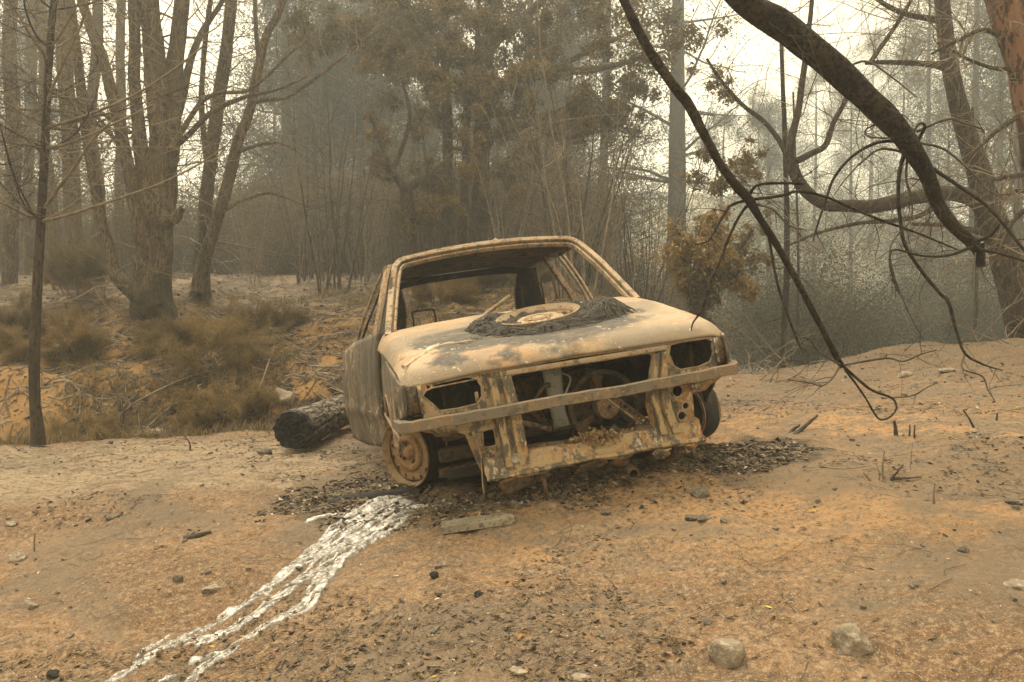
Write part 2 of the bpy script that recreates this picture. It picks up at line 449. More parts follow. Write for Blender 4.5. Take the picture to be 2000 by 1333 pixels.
    # beyond the crest: grey burnt floor, then bleached hills
    rg = t.math('MULTIPLY', t.ramp(x[0], 1.6, 2.6), t.ramp(t.math('SUBTRACT', x[1], t.math('MULTIPLY', x[0], .2)), 7.2, 8.4))
    c = t.mix(rg, c, t.mix(t.ramp(n2, .4, .6), (.10, .095, .085), (.17, .15, .125)))
    c = t.mix(t.ramp(x[1], 42, 60), c, t.mix(t.ramp(n1, .4, .6), (.23, .19, .13), (.13, .13, .09)))
    h = t.math('ADD', t.math('MULTIPLY', n3, .7), t.math('ADD', t.math('MULTIPLY', n4, .45), t.math('MULTIPLY', n5, .2)))
    return t.finish(c, .95, h, .55, .025, 0, .15)
M['soil'] = soil_mat()

def build_ground():
    ang = np.r_[np.linspace(-180, -52, 40), np.linspace(-50, 50, 620), np.linspace(52, 180, 40)]
    rad = np.r_[.02, .4, .8, np.exp(np.linspace(math.log(1.25), math.log(11), 560)), np.exp(np.linspace(math.log(11.2), math.log(420), 130))]
    A, Rr = np.meshgrid(np.radians(ang), rad)
    X, Y = Rr * np.sin(A), Rr * np.cos(A)
    Z = ground(X, Y)
    mb = MB().grid(np.stack([X, Y, Z], -1)[:, ::-1])
    tag(mb.build("ground", M['soil']), kind="structure")
build_ground()
# ------------------------------------------------------------------ burnt-out car (local axes: X to the photo's right, Y rearwards, Z up)
CAR_R = np.array([[0.9678059, -0.2063967, -0.1440560], [0.2055763, 0.9784217, -0.0207213], [0.1452243, -0.0095604, 0.9893526]])
CAR_T = np.array([0.37735, 3.44866, -0.00989])
def car_world(p): return CAR_R @ np.asarray(p, float) + CAR_T
def mat4(R, T):
    m = Matrix.Identity(4)
    for i in range(3):
        for j in range(3): m[i][j] = R[i][j]
        m[i][3] = T[i]
    return m
car = thing("burnt_car", "burnt-out rusty hatchback car without glass, tyres or paint, standing on scorched soil", "car")
car.matrix_world = mat4(CAR_R, CAR_T)

def bonnet_z(x, y):
    """height of the bonnet skin at car position x, y"""
    t = np.clip((np.asarray(y, float) - .03) / 1.12, 0, 1.08); u = np.asarray(x, float) / (.77 + .042 * t)
    z = .742 + .182 * t ** .92 + .012 * np.sin(np.pi * np.clip(t, 0, 1))
    z = z - .055 * np.exp(-t / .028) - .022 * u * u
    return z
def build_bonnet():
    us = np.sin(np.linspace(-1, 1, 61) * np.pi / 2 * .93) / np.sin(np.pi / 2 * .93)
    ts = np.linspace(0, 1, 56) ** 1.35
    P = np.zeros((len(ts), len(us), 3))
    for i, t in enumerate(ts):
        hw = .772 + .042 * t
        y = .03 + 1.12 * t
        au = np.abs(us)
        x = us * hw
        yy = y + .05 * au ** 6 * (1 - t) + .02 * (1 - au ** 2) * t
        z = bonnet_z(x, yy * 0 + y)
        k = np.clip((au - .90) / .10, 0, 1)
        z = z - (.030 + .060 * t) * k ** 2.2
        x = x - np.sign(us) * .006 * k
        z = z + .006 * fbm(x * 3, y * 3, 0, 3, 77) * (1 - k) + .0015 * fbm(x * 14, y * 14, 0, 2, 78)
        # heat-buckled dent under the burnt wheel and a crease at the left front
        z = z - .022 * np.exp(-(((x - .06) / .42) ** 2 + ((y - .62) / .28) ** 2))
        z = z - .006 * np.exp(-(((x + .42) - (y - .35) * .9) / .05) ** 2) * np.exp(-((y - .33) / .2) ** 2)
        P[i] = np.stack([x, yy, z], -1)
    mb = MB().grid(P[:, ::1])
    o = mb.build("bonnet", M['bonnet'], car, solid=.012)
    # folded lip along the front edge
    lip = MB().tube(np.stack([P[0, :, 0], P[0, :, 1] + .006, P[0, :, 2] - .002], -1), .006, 6)
    lip.build("bonnet_lip", M['panel'], o)
    # strip of torn sealing peeled across the corner
    pts = [(-.749, .131), (-.694, .207), (-.647, .267), (-.587, .347), (-.538, .392), (-.444, .384), (-.37, .368)]
    pts = catmull([(x, y, bonnet_z(x, y) + .008) for x, y in pts], 8)
    MB().tube(pts, .011 * (1 + .5 * fbm(np.arange(len(pts)) * .7, 0, 0, 2, 3)) * np.interp(np.arange(len(pts)), [0, len(pts) * .55, len(pts) - 1], [.55, 1.25, .3]), 6, rough=.4).build("sealing_strip", M['strip'], o)
M['strip'] = plain("flaking_pale_seal", (.52, .44, .34), (.40, .31, .22), 20)
build_bonnet()

# windscreen surround, pillars, roof
def mirror(P): return [(-x, y, z) for x, y, z in P]
def frame_path():
    L = [(-.742, 1.06, .885), (-.731, 1.13, .935), (-.672, 1.38, 1.135), (-.622, 1.585, 1.278), (-.592, 1.655, 1.325), (-.535, 1.683, 1.350)]
    mid = [(-.28, 1.66, 1.372), (0, 1.652, 1.380), (.28, 1.66, 1.372)]
    return L + mid + mirror(L)[::-1]
FP = catmull(frame_path(), 8)
def sweep(path, prof, up_fn=None):
    """sweep a closed profile; profile axes: a towards the windscreen centre, b out of the windscreen plane"""
    path = np.asarray(path); T = np.gradient(path, axis=0); T /= np.linalg.norm(T, axis=1)[:, None]
    nrm = np.array([0, -.80, .60]); nrm /= np.linalg.norm(nrm)
    rows = []
    for p, tt in zip(path, T):
        b = nrm - tt * (nrm @ tt); b /= np.linalg.norm(b); a = np.cross(b, tt)
        rows.append([p + x * a + y * b for x, y in prof])
    return np.array(rows)
prof_outer = [(-.024, -.022), (-.025, .016), (-.021, .020), (.007, .021), (.011, .017), (.011, .004), (.010, -.022)]
prof_inner = [(.018, -.022), (.018, -.002), (.024, .006), (.033, .006), (.038, -.004), (.038, -.022)]
mb = MB().grid(sweep(FP, [(-x, y) for x, y in prof_outer]), close_v=True)
mb.grid(sweep(FP, [(-x, y) for x, y in prof_inner]), close_v=True)
mb.grid(sweep(FP, [(-.010, -.024), (-.010, -.010), (-.024, -.010), (-.024, -.024)]), close_v=True)
mb.build("windscreen_frame", M['frame'], car, flat_angle=40)
# roof skin and its bows
def roof_pt(u, t):
    hw = .585 + .03 * math.sin(math.pi * t); y = 1.665 + 1.42 * t
    z = 1.372 - .05 * t ** 2.2 - .030 * abs(u) ** 2.6 - .02 * max(abs(u) - .9, 0) * 10
    z += -.012 * math.exp(-((t - .35) / .25) ** 2) * (1 - u * u)
    y += -.012 * (1 - u * u) * (1 - t)
    return (u * hw, y, z)
mb = MB().grid([[roof_pt(u, t) for u in np.linspace(-1, 1, 33)] for t in np.linspace(0, 1, 25)])
roof = mb.build("roof", M['roofskin'] if 'roofskin' in M else M['roofin'], car, solid=.012)
for t in (.10, .36, .64):
    P = [np.array(roof_pt(u, t)) - (0, 0, .028 + .012 * math.sin(5 * u + 9 * t)) for u in np.linspace(-.97, .97, 17)]
    MB().grid([[p + (0, dy, dz) for dy, dz in ((-.035, .012), (-.03, -.006), (.03, -.006), (.035, .012))] for p in P]).build("roof_bow", M['roofin'], roof, solid=.004)
MB().tube([(.055, 1.70, 1.395), (.075, 1.70, 1.405), (.10, 1.71, 1.40)], [.012, .018, .010], 7, rough=.5).build("melted_lump", M['frame'], roof)
# roof rails
for s in (-1, 1):
    P = catmull([(s * .60, 1.66, 1.318), (s * .622, 2.0, 1.335), (s * .63, 2.5, 1.332), (s * .615, 3.05, 1.285)], 8)
    MB().grid([[p + np.array((s * a, 0, b)) for a, b in ((-.03, -.03), (-.03, .02), (.005, .024), (.012, .0), (.006, -.03))] for p in P], close_v=True).build("roof_rail", M['frame'], car, flat_angle=40)
# rear header and rear pillars
P = catmull([(-.62, 3.06, 1.24), (-.4, 3.10, 1.285), (0, 3.11, 1.297), (.4, 3.10, 1.285), (.62, 3.06, 1.24)], 8)
MB().grid([[p + np.array((0, a, b)) for a, b in ((-.05, -.035), (-.06, .0), (-.02, .025), (.03, .02), (.04, -.03))] for p in P], close_v=True).build("rear_header", M['dark'], car, flat_angle=45)
for s in (-1, 1):
    # rear pillar: broad, dark, with an inner and an outer skin
    a = [(s * .50, 3.08, 1.262), (s * .475, 3.20, 1.05), (s * .50, 3.30, .86), (s * .52, 3.32, .62)]
    b = [(s * .635, 2.95, 1.27), (s * .66, 3.02, 1.08), (s * .70, 3.05, .92), (s * .74, 3.0, .62)]
    A, B = catmull(a, 6), catmull(b, 6)
    MB().grid([[p, p + (q - p) * .35 + (0, -.03, 0), p + (q - p) * .7 + (0, -.035, 0), q, q + np.array((s * .02, .06, 0)), p + np.array((s * .01, .05, 0))] for p, q in zip(A, B)], close_v=True).build("rear_pillar", M['dark'], car, flat_angle=40)
    lip = MB().tube(np.array(A) + (-s * .004, -.01, 0), .008, 6); lip.build("weatherstrip", M['frame'], car)
    # centre pillar
    a = catmull([(s * .735, 2.14, .60), (s * .715, 2.20, .90), (s * .655, 2.36, 1.13), (s * .600, 2.50, 1.315)], 8)
    MB().grid([[p + np.array((s * x, y, 0)) for x, y in ((-.02, -.035), (.015, -.045), (.03, 0), (.015, .045), (-.02, .035), (-.03, 0))] for p in a], close_v=True).build("centre_pillar", M['side'] if s < 0 else M['frame'], car, flat_angle=35)
# passenger-side door on the far side: frame seen through the windscreen
s = 1
o = MB().grid([[(.79 + .012 * math.sin(math.pi * q), y, .22 + .66 * q) for q in np.linspace(0, 1, 9)] for y in np.linspace(1.20, 2.18, 12)]).build("door", M['side'], car, solid=.02)
for dx in (0, .034):
    P = catmull([(.765 + dx * .3, 2.02 - dx * 2.2, .88), (.725 + dx * .3, 2.12 - dx * 2.2, 1.06), (.672 + dx * .3, 2.26 - dx * 2.4, 1.24), (.645 + dx * .3, 2.30 - dx * 2.6, 1.30)], 6)
    MB().tube(P, .011, 6).build("window_post", M['frame'], o)
P = catmull([(.645, 2.24, 1.30), (.648, 1.95, 1.318), (.635, 1.72, 1.305)], 6)
MB().grid([[p + np.array((x, 0, z)) for x, z in ((-.012, -.018), (-.012, .018), (.012, .018), (.012, -.018))] for p in P], close_v=True).build("window_rail", M['frame'], o)
P = catmull([(.655, 1.70, 1.30), (.705, 1.48, 1.16), (.755, 1.20, .93)], 6)
MB().tube(P, .012, 6).build("window_rail", M['dark'], o)

# driver-side door, hanging slightly open
TH = R_(12.5); HX, HY = -.80, 1.30
def door_pt(t, z, off=0.0):
    return (HX - math.sin(TH) * t - math.cos(TH) * off, HY + math.cos(TH) * t - math.sin(TH) * off, z)
def door_top(t): return np.interp(t, [-.06, .06, .56, .66, .92, 1.05, 1.22], [.915, .905, .868, .850, .800, .70, .66])
rows = []
for t in np.linspace(-.05, 1.06, 26):
    zt = door_top(t); zb = np.interp(t, [-.05, .1, .5, .95, 1.06], [.33, .235, .205, .215, .26])
    col = []
    for q in np.linspace(0, 1, 24):
        z = zb + (zt - zb) * q
        off = .034 * math.sin(math.pi * min(max((z - .12) / .8, 0), 1)) - .02 * q ** 6 - .03 * max(0, (t - .8) / .26) ** 2
        off += .014 * (abs(z - .437) < .02)
        col.append(door_pt(t, z, off + .0012 * float(fbm(t * 3, z * 3, 0, 3, 5))))
    rows.append(col)
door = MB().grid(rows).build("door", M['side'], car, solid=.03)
door['label'] = "grey scorched door hanging ajar"
mb = MB().grid([[door_pt(t, z, o_) for o_, z in ((.034, .424), (.070, .428), (.070, .450), (.034, .454))] for t in np.linspace(-.03, 1.0, 12)])
mb.build("side_moulding", M['frame'], door)
def strip3(P, w, d, mat, name, parent):
    """flat folded strip along P: w along the door plane, d outwards"""
    ex = np.array([-math.sin(TH), math.cos(TH), 0]); ey = np.array([-math.cos(TH), -math.sin(TH), 0])
    return MB().grid([[p - ex * w / 2, p - ex * w / 2 + ey * d, p + ey * d * .6, p + ex * w / 2 + ey * d, p + ex * w / 2] for p in P], close_v=True).build(name, mat, parent, flat_angle=35)
f1 = catmull([door_pt(.035, .88, 0), door_pt(.06, .99, -.045), door_pt(.10, 1.13, -.10), door_pt(.17, 1.25, -.16), door_pt(.226, 1.325, -.20)], 6)
strip3(f1, .075, .02, M['frame'], "window_post", door)
f2 = catmull([door_pt(-.01, .90, -.03), door_pt(.02, 1.0, -.07), door_pt(.06, 1.13, -.13), door_pt(.12, 1.24, -.175)], 6)
strip3(f2, .04, .02, M['side'], "window_post", door)
f3 = catmull([door_pt(.226, 1.325, -.195), door_pt(.30, 1.235, -.145), door_pt(.39, 1.117, -.095), door_pt(.48, .99, -.045), door_pt(.57, .86, -.01)], 6)
strip3(f3, .030, .018, M['frame'], "window_post", door)
f4 = catmull([door_pt(.21, 1.29, -.20), door_pt(.265, 1.22, -.165), door_pt(.35, 1.10, -.115), door_pt(.44, .97, -.06), door_pt(.525, .865, -.03)], 6)
strip3(f4, .016, .012, M['dark'], "window_post", door)
MB().tube([door_pt(.82, .70, .02), door_pt(.82, .70, .045), door_pt(.94, .69, .04), door_pt(.94, .69, .02)], .012, 6).build("door_handle", M['bumper'], door)

# wings
def wing(s):
    rows = []
    for y in np.r_[np.linspace(.035, .10, 5), np.linspace(.14, 1.30, 30)]:
        zt = np.interp(y, [.03, .1, .3, .5, .8, 1.05, 1.3], [.674, .688, .724, .752, .785, .808, .835])
        dy = y - .754
        arch = .285 + math.sqrt(max(.325 ** 2 - dy * dy, 0)) if abs(dy) < .325 else 0
        zb = max(arch, np.interp(y, [.03, .2, .43, 1.05, 1.1, 1.3], [.545, .50, .30, .22, .20, .20]))
        if abs(dy) < .325: zb = max(arch - .05, .3)
        zb = min(zb, zt - .03)
        rows.append([(s * (.757 + .030 * min(1, y / .5) + .026 * math.sin(math.pi * min(max((z - .15) / .62, 0), 1)) - .016 * max(0, (.1 - y) / .07)), y, z) for z in np.linspace(zb, zt, 14)])
    mb = MB().grid(rows)
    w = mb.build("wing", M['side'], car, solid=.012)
    # rolled arch lip
    P = [(s * .818, .754 + .33 * math.cos(a), max(.285 + .30 * math.sin(a), .3)) for a in np.linspace(.25, math.pi - .25, 22)]
    MB().tube(P, .010, 6).build("arch_lip", M['rim'], w)
    # inner arch, sooty
    rows = [[(s * x, .754 + .34 * math.cos(a), .30 + .34 * math.sin(a)) for x in (.79, .60, .46)] for a in np.linspace(-.1, math.pi - .75, 18)]
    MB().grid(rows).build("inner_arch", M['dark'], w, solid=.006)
    # indicator recess on the corner
    P = [(s * .700, .05, .665), (s * .764, .048, .672), (s * .772, .055, .545), (s * .708, .045, .548)]
    mb = MB(); mb.grid([[P[0], P[1]], [P[3], P[2]]])
    mb.grid([[P[1], (s * .795, .16, .672)], [P[2], (s * .80, .17, .53)]])
    mb.build("corner_lamp_recess", M['engine'], w, solid=.01)
    MB().bar((s * .702, .03, .668), (s * .700, .03, .545), .016, .012, (0, 1, 0)).build("corner_lamp_bracket", M['rusty'], w)
    return w
wing(-1); wing(1)
MB().bar((-.812, .12, .437), (-.826, 1.25, .440), .012, .024).build("side_moulding", M['frame'], car)

# front panel with its lamp openings and the radiator opening
HLL = [(-.690, .620), (-.672, .640), (-.640, .648), (-.625, .664), (-.557, .668), (-.48, .667), (-.446, .655), (-.428, .62), (-.432, .575), (-.458, .546), (-.55, .540), (-.628, .543), (-.650, .575), (-.672, .598)]
HLR = [(.484, .664), (.534, .668), (.660, .668), (.690, .655), (.688, .60), (.668, .560), (.61, .545), (.515, .545), (.484, .568), (.470, .62)]
outer = [(-.70, .672), (.70, .672), (.70, .50), (.66, .455), (.60, .435), (.566, .425), (.560, .24), (-.474, .225), (-.500, .30), (-.528, .418), (-.56, .432), (-.645, .452), (-.70, .49)]
grille = [(-.292, .640), (-.276, .54), (-.270, .45), (-.262, .300), (-.10, .298), (.10, .296), (.335, .292), (.322, .40), (.332, .47), (.385, .630), (.37, .642), (-.27, .645)]
sqh = [(-.452, .415), (-.445, .422), (-.408, .424), (-.401, .416), (-.401, .356), (-.408, .350), (-.448, .350), (-.456, .358)]
holes = [circ(.492, .446, .026, 20), circ(.523, .370, .0155, 16), circ(.497, .327, .019, 18),
         circ(-.415, .60, .005, 8), circ(-.36, .61, .006, 8), circ(-.372, .58, .005, 8), circ(.41, .585, .006, 8), circ(.455, .655, .008, 10), circ(-.66, .655, .008, 10), circ(.44, .41, .005, 8), circ(.47, .37, .004, 8), circ(-.41, .565, .004, 8), circ(-.39, .46, .004, 8)]
pl = plate([outer, HLL, HLR, grille, sqh] + holes, .010, lambda a, b, d: np.stack([a, .050 + d + .012 * np.sin(a * 9) * 0 + .02 * (np.abs(a) > .45) * (b < .47), b], -1))
front = pl.build("front_panel", M['rusty'], car, smooth=False)
for poly, nm in ((HLL, 1), (HLR, 1), (sqh, .6)):
    P = catmull([(x, .046, z) for x, z in poly + poly[:1]], 3) if nm < 1 else np.array([(x, .046, z) for x, z in poly + poly[:1] if z < .66])
    MB().tube(P, .0042 * nm, 6, cap=False).build("opening_rim", M['frame'], front)
for cx, cz, r in ((.492, .446, .026), (.523, .370, .0155), (.497, .327, .019)):
    MB().tube([(x, .064, z) for x, z in circ(cx, cz, r + .004, 20) + [(cx + r + .004, cz)]], .006, 6, cap=False).build("opening_rim", M['frame'], front)
# pressed uprights beside the radiator opening
def upright(path_l, path_r, depth, name):
    A, B = catmull([(x, .045, z) for x, z in path_l], 6), catmull([(x, .045, z) for x, z in path_r], 6)
    rows = []
    for p, q in zip(A, B):
        d = q - p
        rows.append([p, p + d * .04 + (0, -depth, 0), p + d * .30 + (0, -depth, 0), p + d * .36 + (0, -depth * .45, 0), p + d * .50 + (0, -depth * .45, 0), p + d * .56 + (0, -depth, 0), p + d * .95 + (0, -depth, 0), q])
    mb = MB().grid(rows)
    mb.add(rows[-1], [[7, 6, 5, 4, 3, 2, 1, 0]])
    return mb.build(name, M['rusty'], front, smooth=True, flat_angle=30)
upright([(-.400, .655), (-.395, .55), (-.388, .44), (-.384, .32), (-.384, .252)], [(-.292, .648), (-.279, .54), (-.272, .455), (-.266, .33), (-.262, .250)], .046, "radiator_upright")
upright([(.388, .640), (.36, .55), (.334, .47), (.345, .36), (.356, .270)], [(.445, .645), (.436, .55), (.428, .47), (.438, .36), (.470, .262)], .044, "radiator_upright")
MB().lathe([(0, -.002), (.016, -.002), (.020, .004), (.022, 0)], (-.332, -.001, .285), (0, -1, 0), 18).build("pressed_dimple", M['tank'], front)
MB().bar((-.344, .030, .660), (.456, .030, .660), .02, .024).build("slam_panel", M['frame'], front, bevel=.004)
# lower cross member
rows = []
for x in np.linspace(-.474, .562, 40):
    w = .004 * float(fbm(x * 8, 1, 0, 3, 9))
    zt = .300 + .006 * float(fbm(x * 5, 3, 0, 2, 4)); 
    rows.append([(x, .070, zt + .01), (x, .026 + w, zt), (x, .014 + w, .262), (x, .006 + w, .236), (x, -.022 + w, .231 + w), (x, -.024 + w, .219 + w), (x, -.012, .207 + w * 2), (x, .07, .195)])
MB().grid(rows).build("cross_member", M['rusty'], front, flat_angle=35)
rows = [[(x, .075, .318 + .004 * math.sin(23 * x)), (x, .042, .316 + .004 * math.sin(31 * x)), (x, .036, .301), (x, .07, .29)] for x in np.linspace(-.262, .335, 30)]
MB().grid(rows).build("radiator_sill", M['engine'], front, flat_angle=35)
# hanging corner sheet and torn tabs under the cross member
MB().grid([[(-.50 + .035 * q + .03 * t + .012 * math.sin(6 * t), .02 + .10 * q * (1 + .3 * t), .43 - .36 * t) for q in np.linspace(0, 1, 4)] for t in np.linspace(0, .78, 12)]).build("hanging_flange", M['frame'], front, solid=.004)
for x0, w_, h_ in ((-.42, .16, .085), (-.26, .07, .05), (-.06, .13, .05), (.10, .10, .055), (.31, .07, .06), (.46, .08, .05)):
    rows = [[(x0 + w_ * q + .01 * math.sin(7 * t + x0 * 9), -.02 + .05 * t + .02 * math.sin(5 * q + x0 * 20), .205 - h_ * t * (1 - .5 * abs(q - .4)) ) for q in np.linspace(0, 1, 7)] for t in np.linspace(0, 1, 6)]
    MB().grid(rows).build("torn_bracket", M['engine'] if x0 < .2 else M['rusty'], front, solid=.004)
# curved valance corners below the bumper
for s_ in (-1, 1):
    P0 = [(.555, .47), (.62, .47), (.69, .478), (.735, .50)]
    rows = [[(s_ * x, .045 + .0 + .10 * max(x - .62, 0) + .06 * q * q, z - (.035 + .015 * (x < .66)) * q + .004 * math.sin(20 * x)) for q in np.linspace(0, 1, 6)] for x, z in catmull([(a, b, 0) for a, b in P0], 6)[:, :2]]
    MB().grid(rows).build("valance_corner", M['rusty'], front, solid=.005)
# bumper bar
bp = catmull([(-.812, .13, .500), (-.800, .03, .502), (-.770, -.012, .503), (-.60, -.028, .505), (-.2, -.040, .506), (.2, -.040, .507), (.58, -.03, .510), (.74, -.012, .516), (.778, .03, .520), (.79, .12, .520)], 9)
rows = []
for i, p in enumerate(bp):
    T = bp[min(i + 1, len(bp) - 1)] - bp[max(i - 1, 0)]; T /= np.linalg.norm(T)
    n = np.cross(T, (0, 0, 1)); n /= np.linalg.norm(n)
    w = .003 * float(fbm(i * .31, 0, 0, 3, 31))
    rows.append([p + n * a + np.array((0, 0, b)) for a, b in ((-.026, .024 + w), (.014, .0235 + w), (.0165, .0210 + w), (.0165, -.0205 + w), (.014, -.0235 + w), (-.026, -.0235 + w))])
bum = MB().grid(rows, close_v=True)
bumper = bum.build("front_bumper", M['bumper'], car, smooth=False)
for x in (-.34, .40):
    MB().box((x, .02, .50), (.05, .06, .04)).build("bumper_bracket", M['engine'], bumper, bevel=.004)

# engine bay
mb = MB()
mb.grid([[(-.62, 1.12, .15), (.62, 1.12, .15)], [(-.62, 1.05, .86), (.62, 1.05, .86)]])
mb.grid([[(-.60, .10, .47), (-.60, 1.10, .40)], [(-.60, .10, .70), (-.60, 1.10, .86)]])
mb.grid([[(.60, .10, .47), (.60, 1.10, .40)], [(.60, .10, .70), (.60, 1.10, .86)]])
mb.grid([[(-.60, .35, .17), (.60, .35, .17)], [(-.60, 1.1, .15), (.60, 1.1, .15)]])
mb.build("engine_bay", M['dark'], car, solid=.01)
for s_, cx in ((-1, -.555), (1, .58)):      # lamp buckets
    mb = MB().lathe([(.115, 0), (.105, .08), (.07, .14), (0, .16)], (cx, .075, .60), (0, 1, 0), 24)
    mb.build("lamp_bucket", M['black'], front)
MB().box((-.452, .062, .575), (.016, .006, .045)).build("lamp_tab", M['rusty'], front)
eng = MB().box((-.02, .62, .44), (.52, .34, .30)).build("engine", M['engine'], car, bevel=.02)
MB().box((-.05, .58, .64), (.46, .16, .10), taper=.8).build("cylinder_head_cover", M['dark'], eng, bevel=.02)
mb = MB()
for i in range(4): mb.tube(catmull([(-.22 + .12 * i, .46, .56), (-.21 + .12 * i, .40, .52), (-.16 + .08 * i, .38, .44), (-.08 + .04 * i, .40, .36)], 5), .02, 7, rough=.25)
mb.build("exhaust_manifold", M['engine'], eng)
MB().lathe([(0, 0), (.06, 0), (.065, .01), (.05, .015), (.065, .02), (.065, .03), (.02, .03)], (.30, .50, .36), (0, -1, 0), 24).build("pulley", M['engine'], eng)
MB().tube(catmull([(-.26, .42, .52), (-.18, .36, .575), (-.08, .34, .60), (.02, .36, .58)], 6), .012, 6, rough=.3).build("hose_remains", M['engine'], eng)
MB().tube(catmull([(-.25, .26, .47), (-.17, .2, .505), (-.12, .18, .555), (-.08, .2, .56)], 6), .010, 6, rough=.4).build("hose_remains", M['engine'], eng)
# radiator fan: motor, ring and arms
FC = np.array((.205, .30, .40))
fan = MB().lathe([(0, -.062), (.044, -.062), (.054, -.058), (.058, -.05), (.058, .02), (.05, .03), (0, .03)], FC, (0, 1, 0), 32).build("fan_motor", M['frame'], car, flat_angle=40)
MB().lathe([(0, 0), (.006, 0), (.008, .004), (.008, .008)], FC + (.006, -.070, .006), (0, 1, 0), 12).build("motor_shaft", M['engine'], fan)
mb = MB()
for a in (R_(215), R_(95), R_(330)):
    d = np.array([math.cos(a), 0, math.sin(a)]); e = np.array([-math.sin(a), 0, math.cos(a)])
    rows = []
    for r, w in ((.05, .030), (.08, .018), (.115, .018), (.145, .035), (.165, .07)):
        c = FC + d * r + (0, .012, 0)
        rows.append([c - e * w + (0, .01, 0), c - e * w * .9, c + e * w * .9, c + e * w + (0, .01, 0)])
    mb.grid(rows)
ang = np.linspace(0, 2 * np.pi, 41)
mb.grid([[FC + (r * math.cos(a), y, r * math.sin(a)) for r, y in ((.158, .0), (.158, .03), (.178, .035), (.185, .012), (.178, 0))] for a in ang], close_v=True)
mb.build("fan_shroud", M['engine'], fan, solid=.004)
MB().bar((.196, .20, .315), (.236, .02, .245), .03, .005, (0, 1, 0)).build("fan_stay", M['frame'], fan)
# perforated diagonal stay
a, b = np.array((.165, .12, .485)), np.array((.385, .10, .265))
pl = plate([[(0, -.020), (.33, -.020), (.33, .020), (0, .020)]] + [circ(.03 + .027 * i, .002, .0075, 8) for i in range(11)], .004, None or (lambda x, y, d: a + (b - a) / .33 * 1 * x[:, None] / np.linalg.norm(b - a) * .33 * 1 + y[:, None] * np.array((.69, 0, .69)) + d[:, None] * np.array((0, 1, 0))))
st = pl.build("perforated_stay", M['engine'], car, smooth=False)
MB().bar(a + (-.014, -.006, -.014), b + (-.014, -.006, -.014), .008, .014, (0, 1, 0)).build("stay_edge", M['frame'], st)
# pale alloy radiator end tank left standing
rows = [[(xl + (xr - xl) * q, .24 + .02 * t - .012 * math.sin(math.pi * q), z) for q in np.linspace(0, 1, 7)] for t, (z, xl, xr) in enumerate([(.64, -.10, .0), (.56, -.09, -.002), (.45, -.078, -.002), (.40, -.070, .008), (.345, -.062, .022), (.315, -.064, .050)])]
tank = MB().grid(rows).build("radiator_tank", M['tank'], car, solid=.02)
MB().bar((-.065, .22, .345), (.012, .22, .347), .006, .008, (0, 1, 0)).build("tank_seam", M['black'], tank)
MB().tube(catmull([(.005, .25, .60), (.03, .22, .57), (-.02, .18, .50), (-.03, .17, .46)], 5), .005, 5).build("wire", M['tank'], tank)
# drive rod and its joint
rod = MB().tube([(-.225, .34, .392), (-.09, .26, .342)], [.013, .013], 10).build("steering_rod", M['frame'], car)
MB().lathe([(0, 0), (.022, 0), (.034, .02), (.036, .05), (.028, .075), (.016, .09), (0, .09)], (-.285, .38, .418), (.13, -.07, -.05), 14).build("rod_joint", M['engine'], rod)
# crumbled rust and wood-like debris on the sill
mb = MB()
for i in range(260):
    x = rng.normal(.06, .05); q = rng.random()
    c = (x + .05 * (q - .5), .055 - .06 * q + rng.normal(0, .008), .318 - .06 * q * rng.random() + abs(rng.normal(0, .012)))
    s_ = rng.uniform(.006, .018)
    Mx = np.array(Euler(rng.uniform(0, 6, 3)).to_matrix())
    mb.box(c, (s_, s_ * .7, s_ * .45), Mx, .7)
tag(mb.build("rust_crumbs", M['rim'], car, smooth=False), kind="stuff")
MB().lathe([(.026, .0), (.026, -.07), (.021, -.07), (.021, .0), (.026, 0)], (.195, .04, .135), (.08, 1, .18), 20).build("exhaust_pipe", M['engine'], car, flat_angle=40)
MB().lathe([(0, -.02), (.05, -.02), (.055, .0), (.052, .05), (.02, .06), (.018, -.03), (.0, -.04)], (.44, .12, .165), (0, 1, .1), 20).build("balljoint", M['engine'], car)
MB().bar((-.22, -.005, .20), (-.215, .005, .075), .018, .006, (0, 1, 0)).build("hanging_stay", M['engine'], car)

# cabin
cab = MB()
cab.grid([[(-.74, 1.1, .22), (.74, 1.1, .22)], [(-.74, 3.55, .24), (.74, 3.55, .24)]])
cab.grid([[(-.66, 1.12, .22), (.66, 1.12, .22)], [(-.66, 1.10, .90), (.66, 1.10, .90)]])
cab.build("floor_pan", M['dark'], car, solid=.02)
MB().bar((-.70, 1.20, .885), (.70, 1.20, .885), .12, .03).build("cowl", M['dark'], car, bevel=.008)
for s_ in (-1, 1):
    MB().bar((s_ * .765, 1.28, .235), (s_ * .765, 2.5, .245), .05, .09).build("sill", M['side'], car, bevel=.01)
    rows = []
    for y in np.linspace(2.22, 3.62, 24):
        dy = y - 3.15; arch = .28 + math.sqrt(max(.32 ** 2 - dy * dy, 0)) if abs(dy) < .32 else 0
        zb = max(arch, .24); zt = np.interp(y, [2.2, 2.9, 3.3, 3.62], [.90, .91, .88, .84])
        rows.append([(s_ * (.785 + .025 * math.sin(math.pi * (z - .15) / .9)), y, z) for z in np.linspace(zb, zt, 10)])
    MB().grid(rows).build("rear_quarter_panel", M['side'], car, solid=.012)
MB().grid([[(-.76, 3.62, .25), (.76, 3.62, .25)], [(-.72, 3.66, .70), (.72, 3.66, .70)]]).build("tail_panel", M['side'], car, solid=.012)
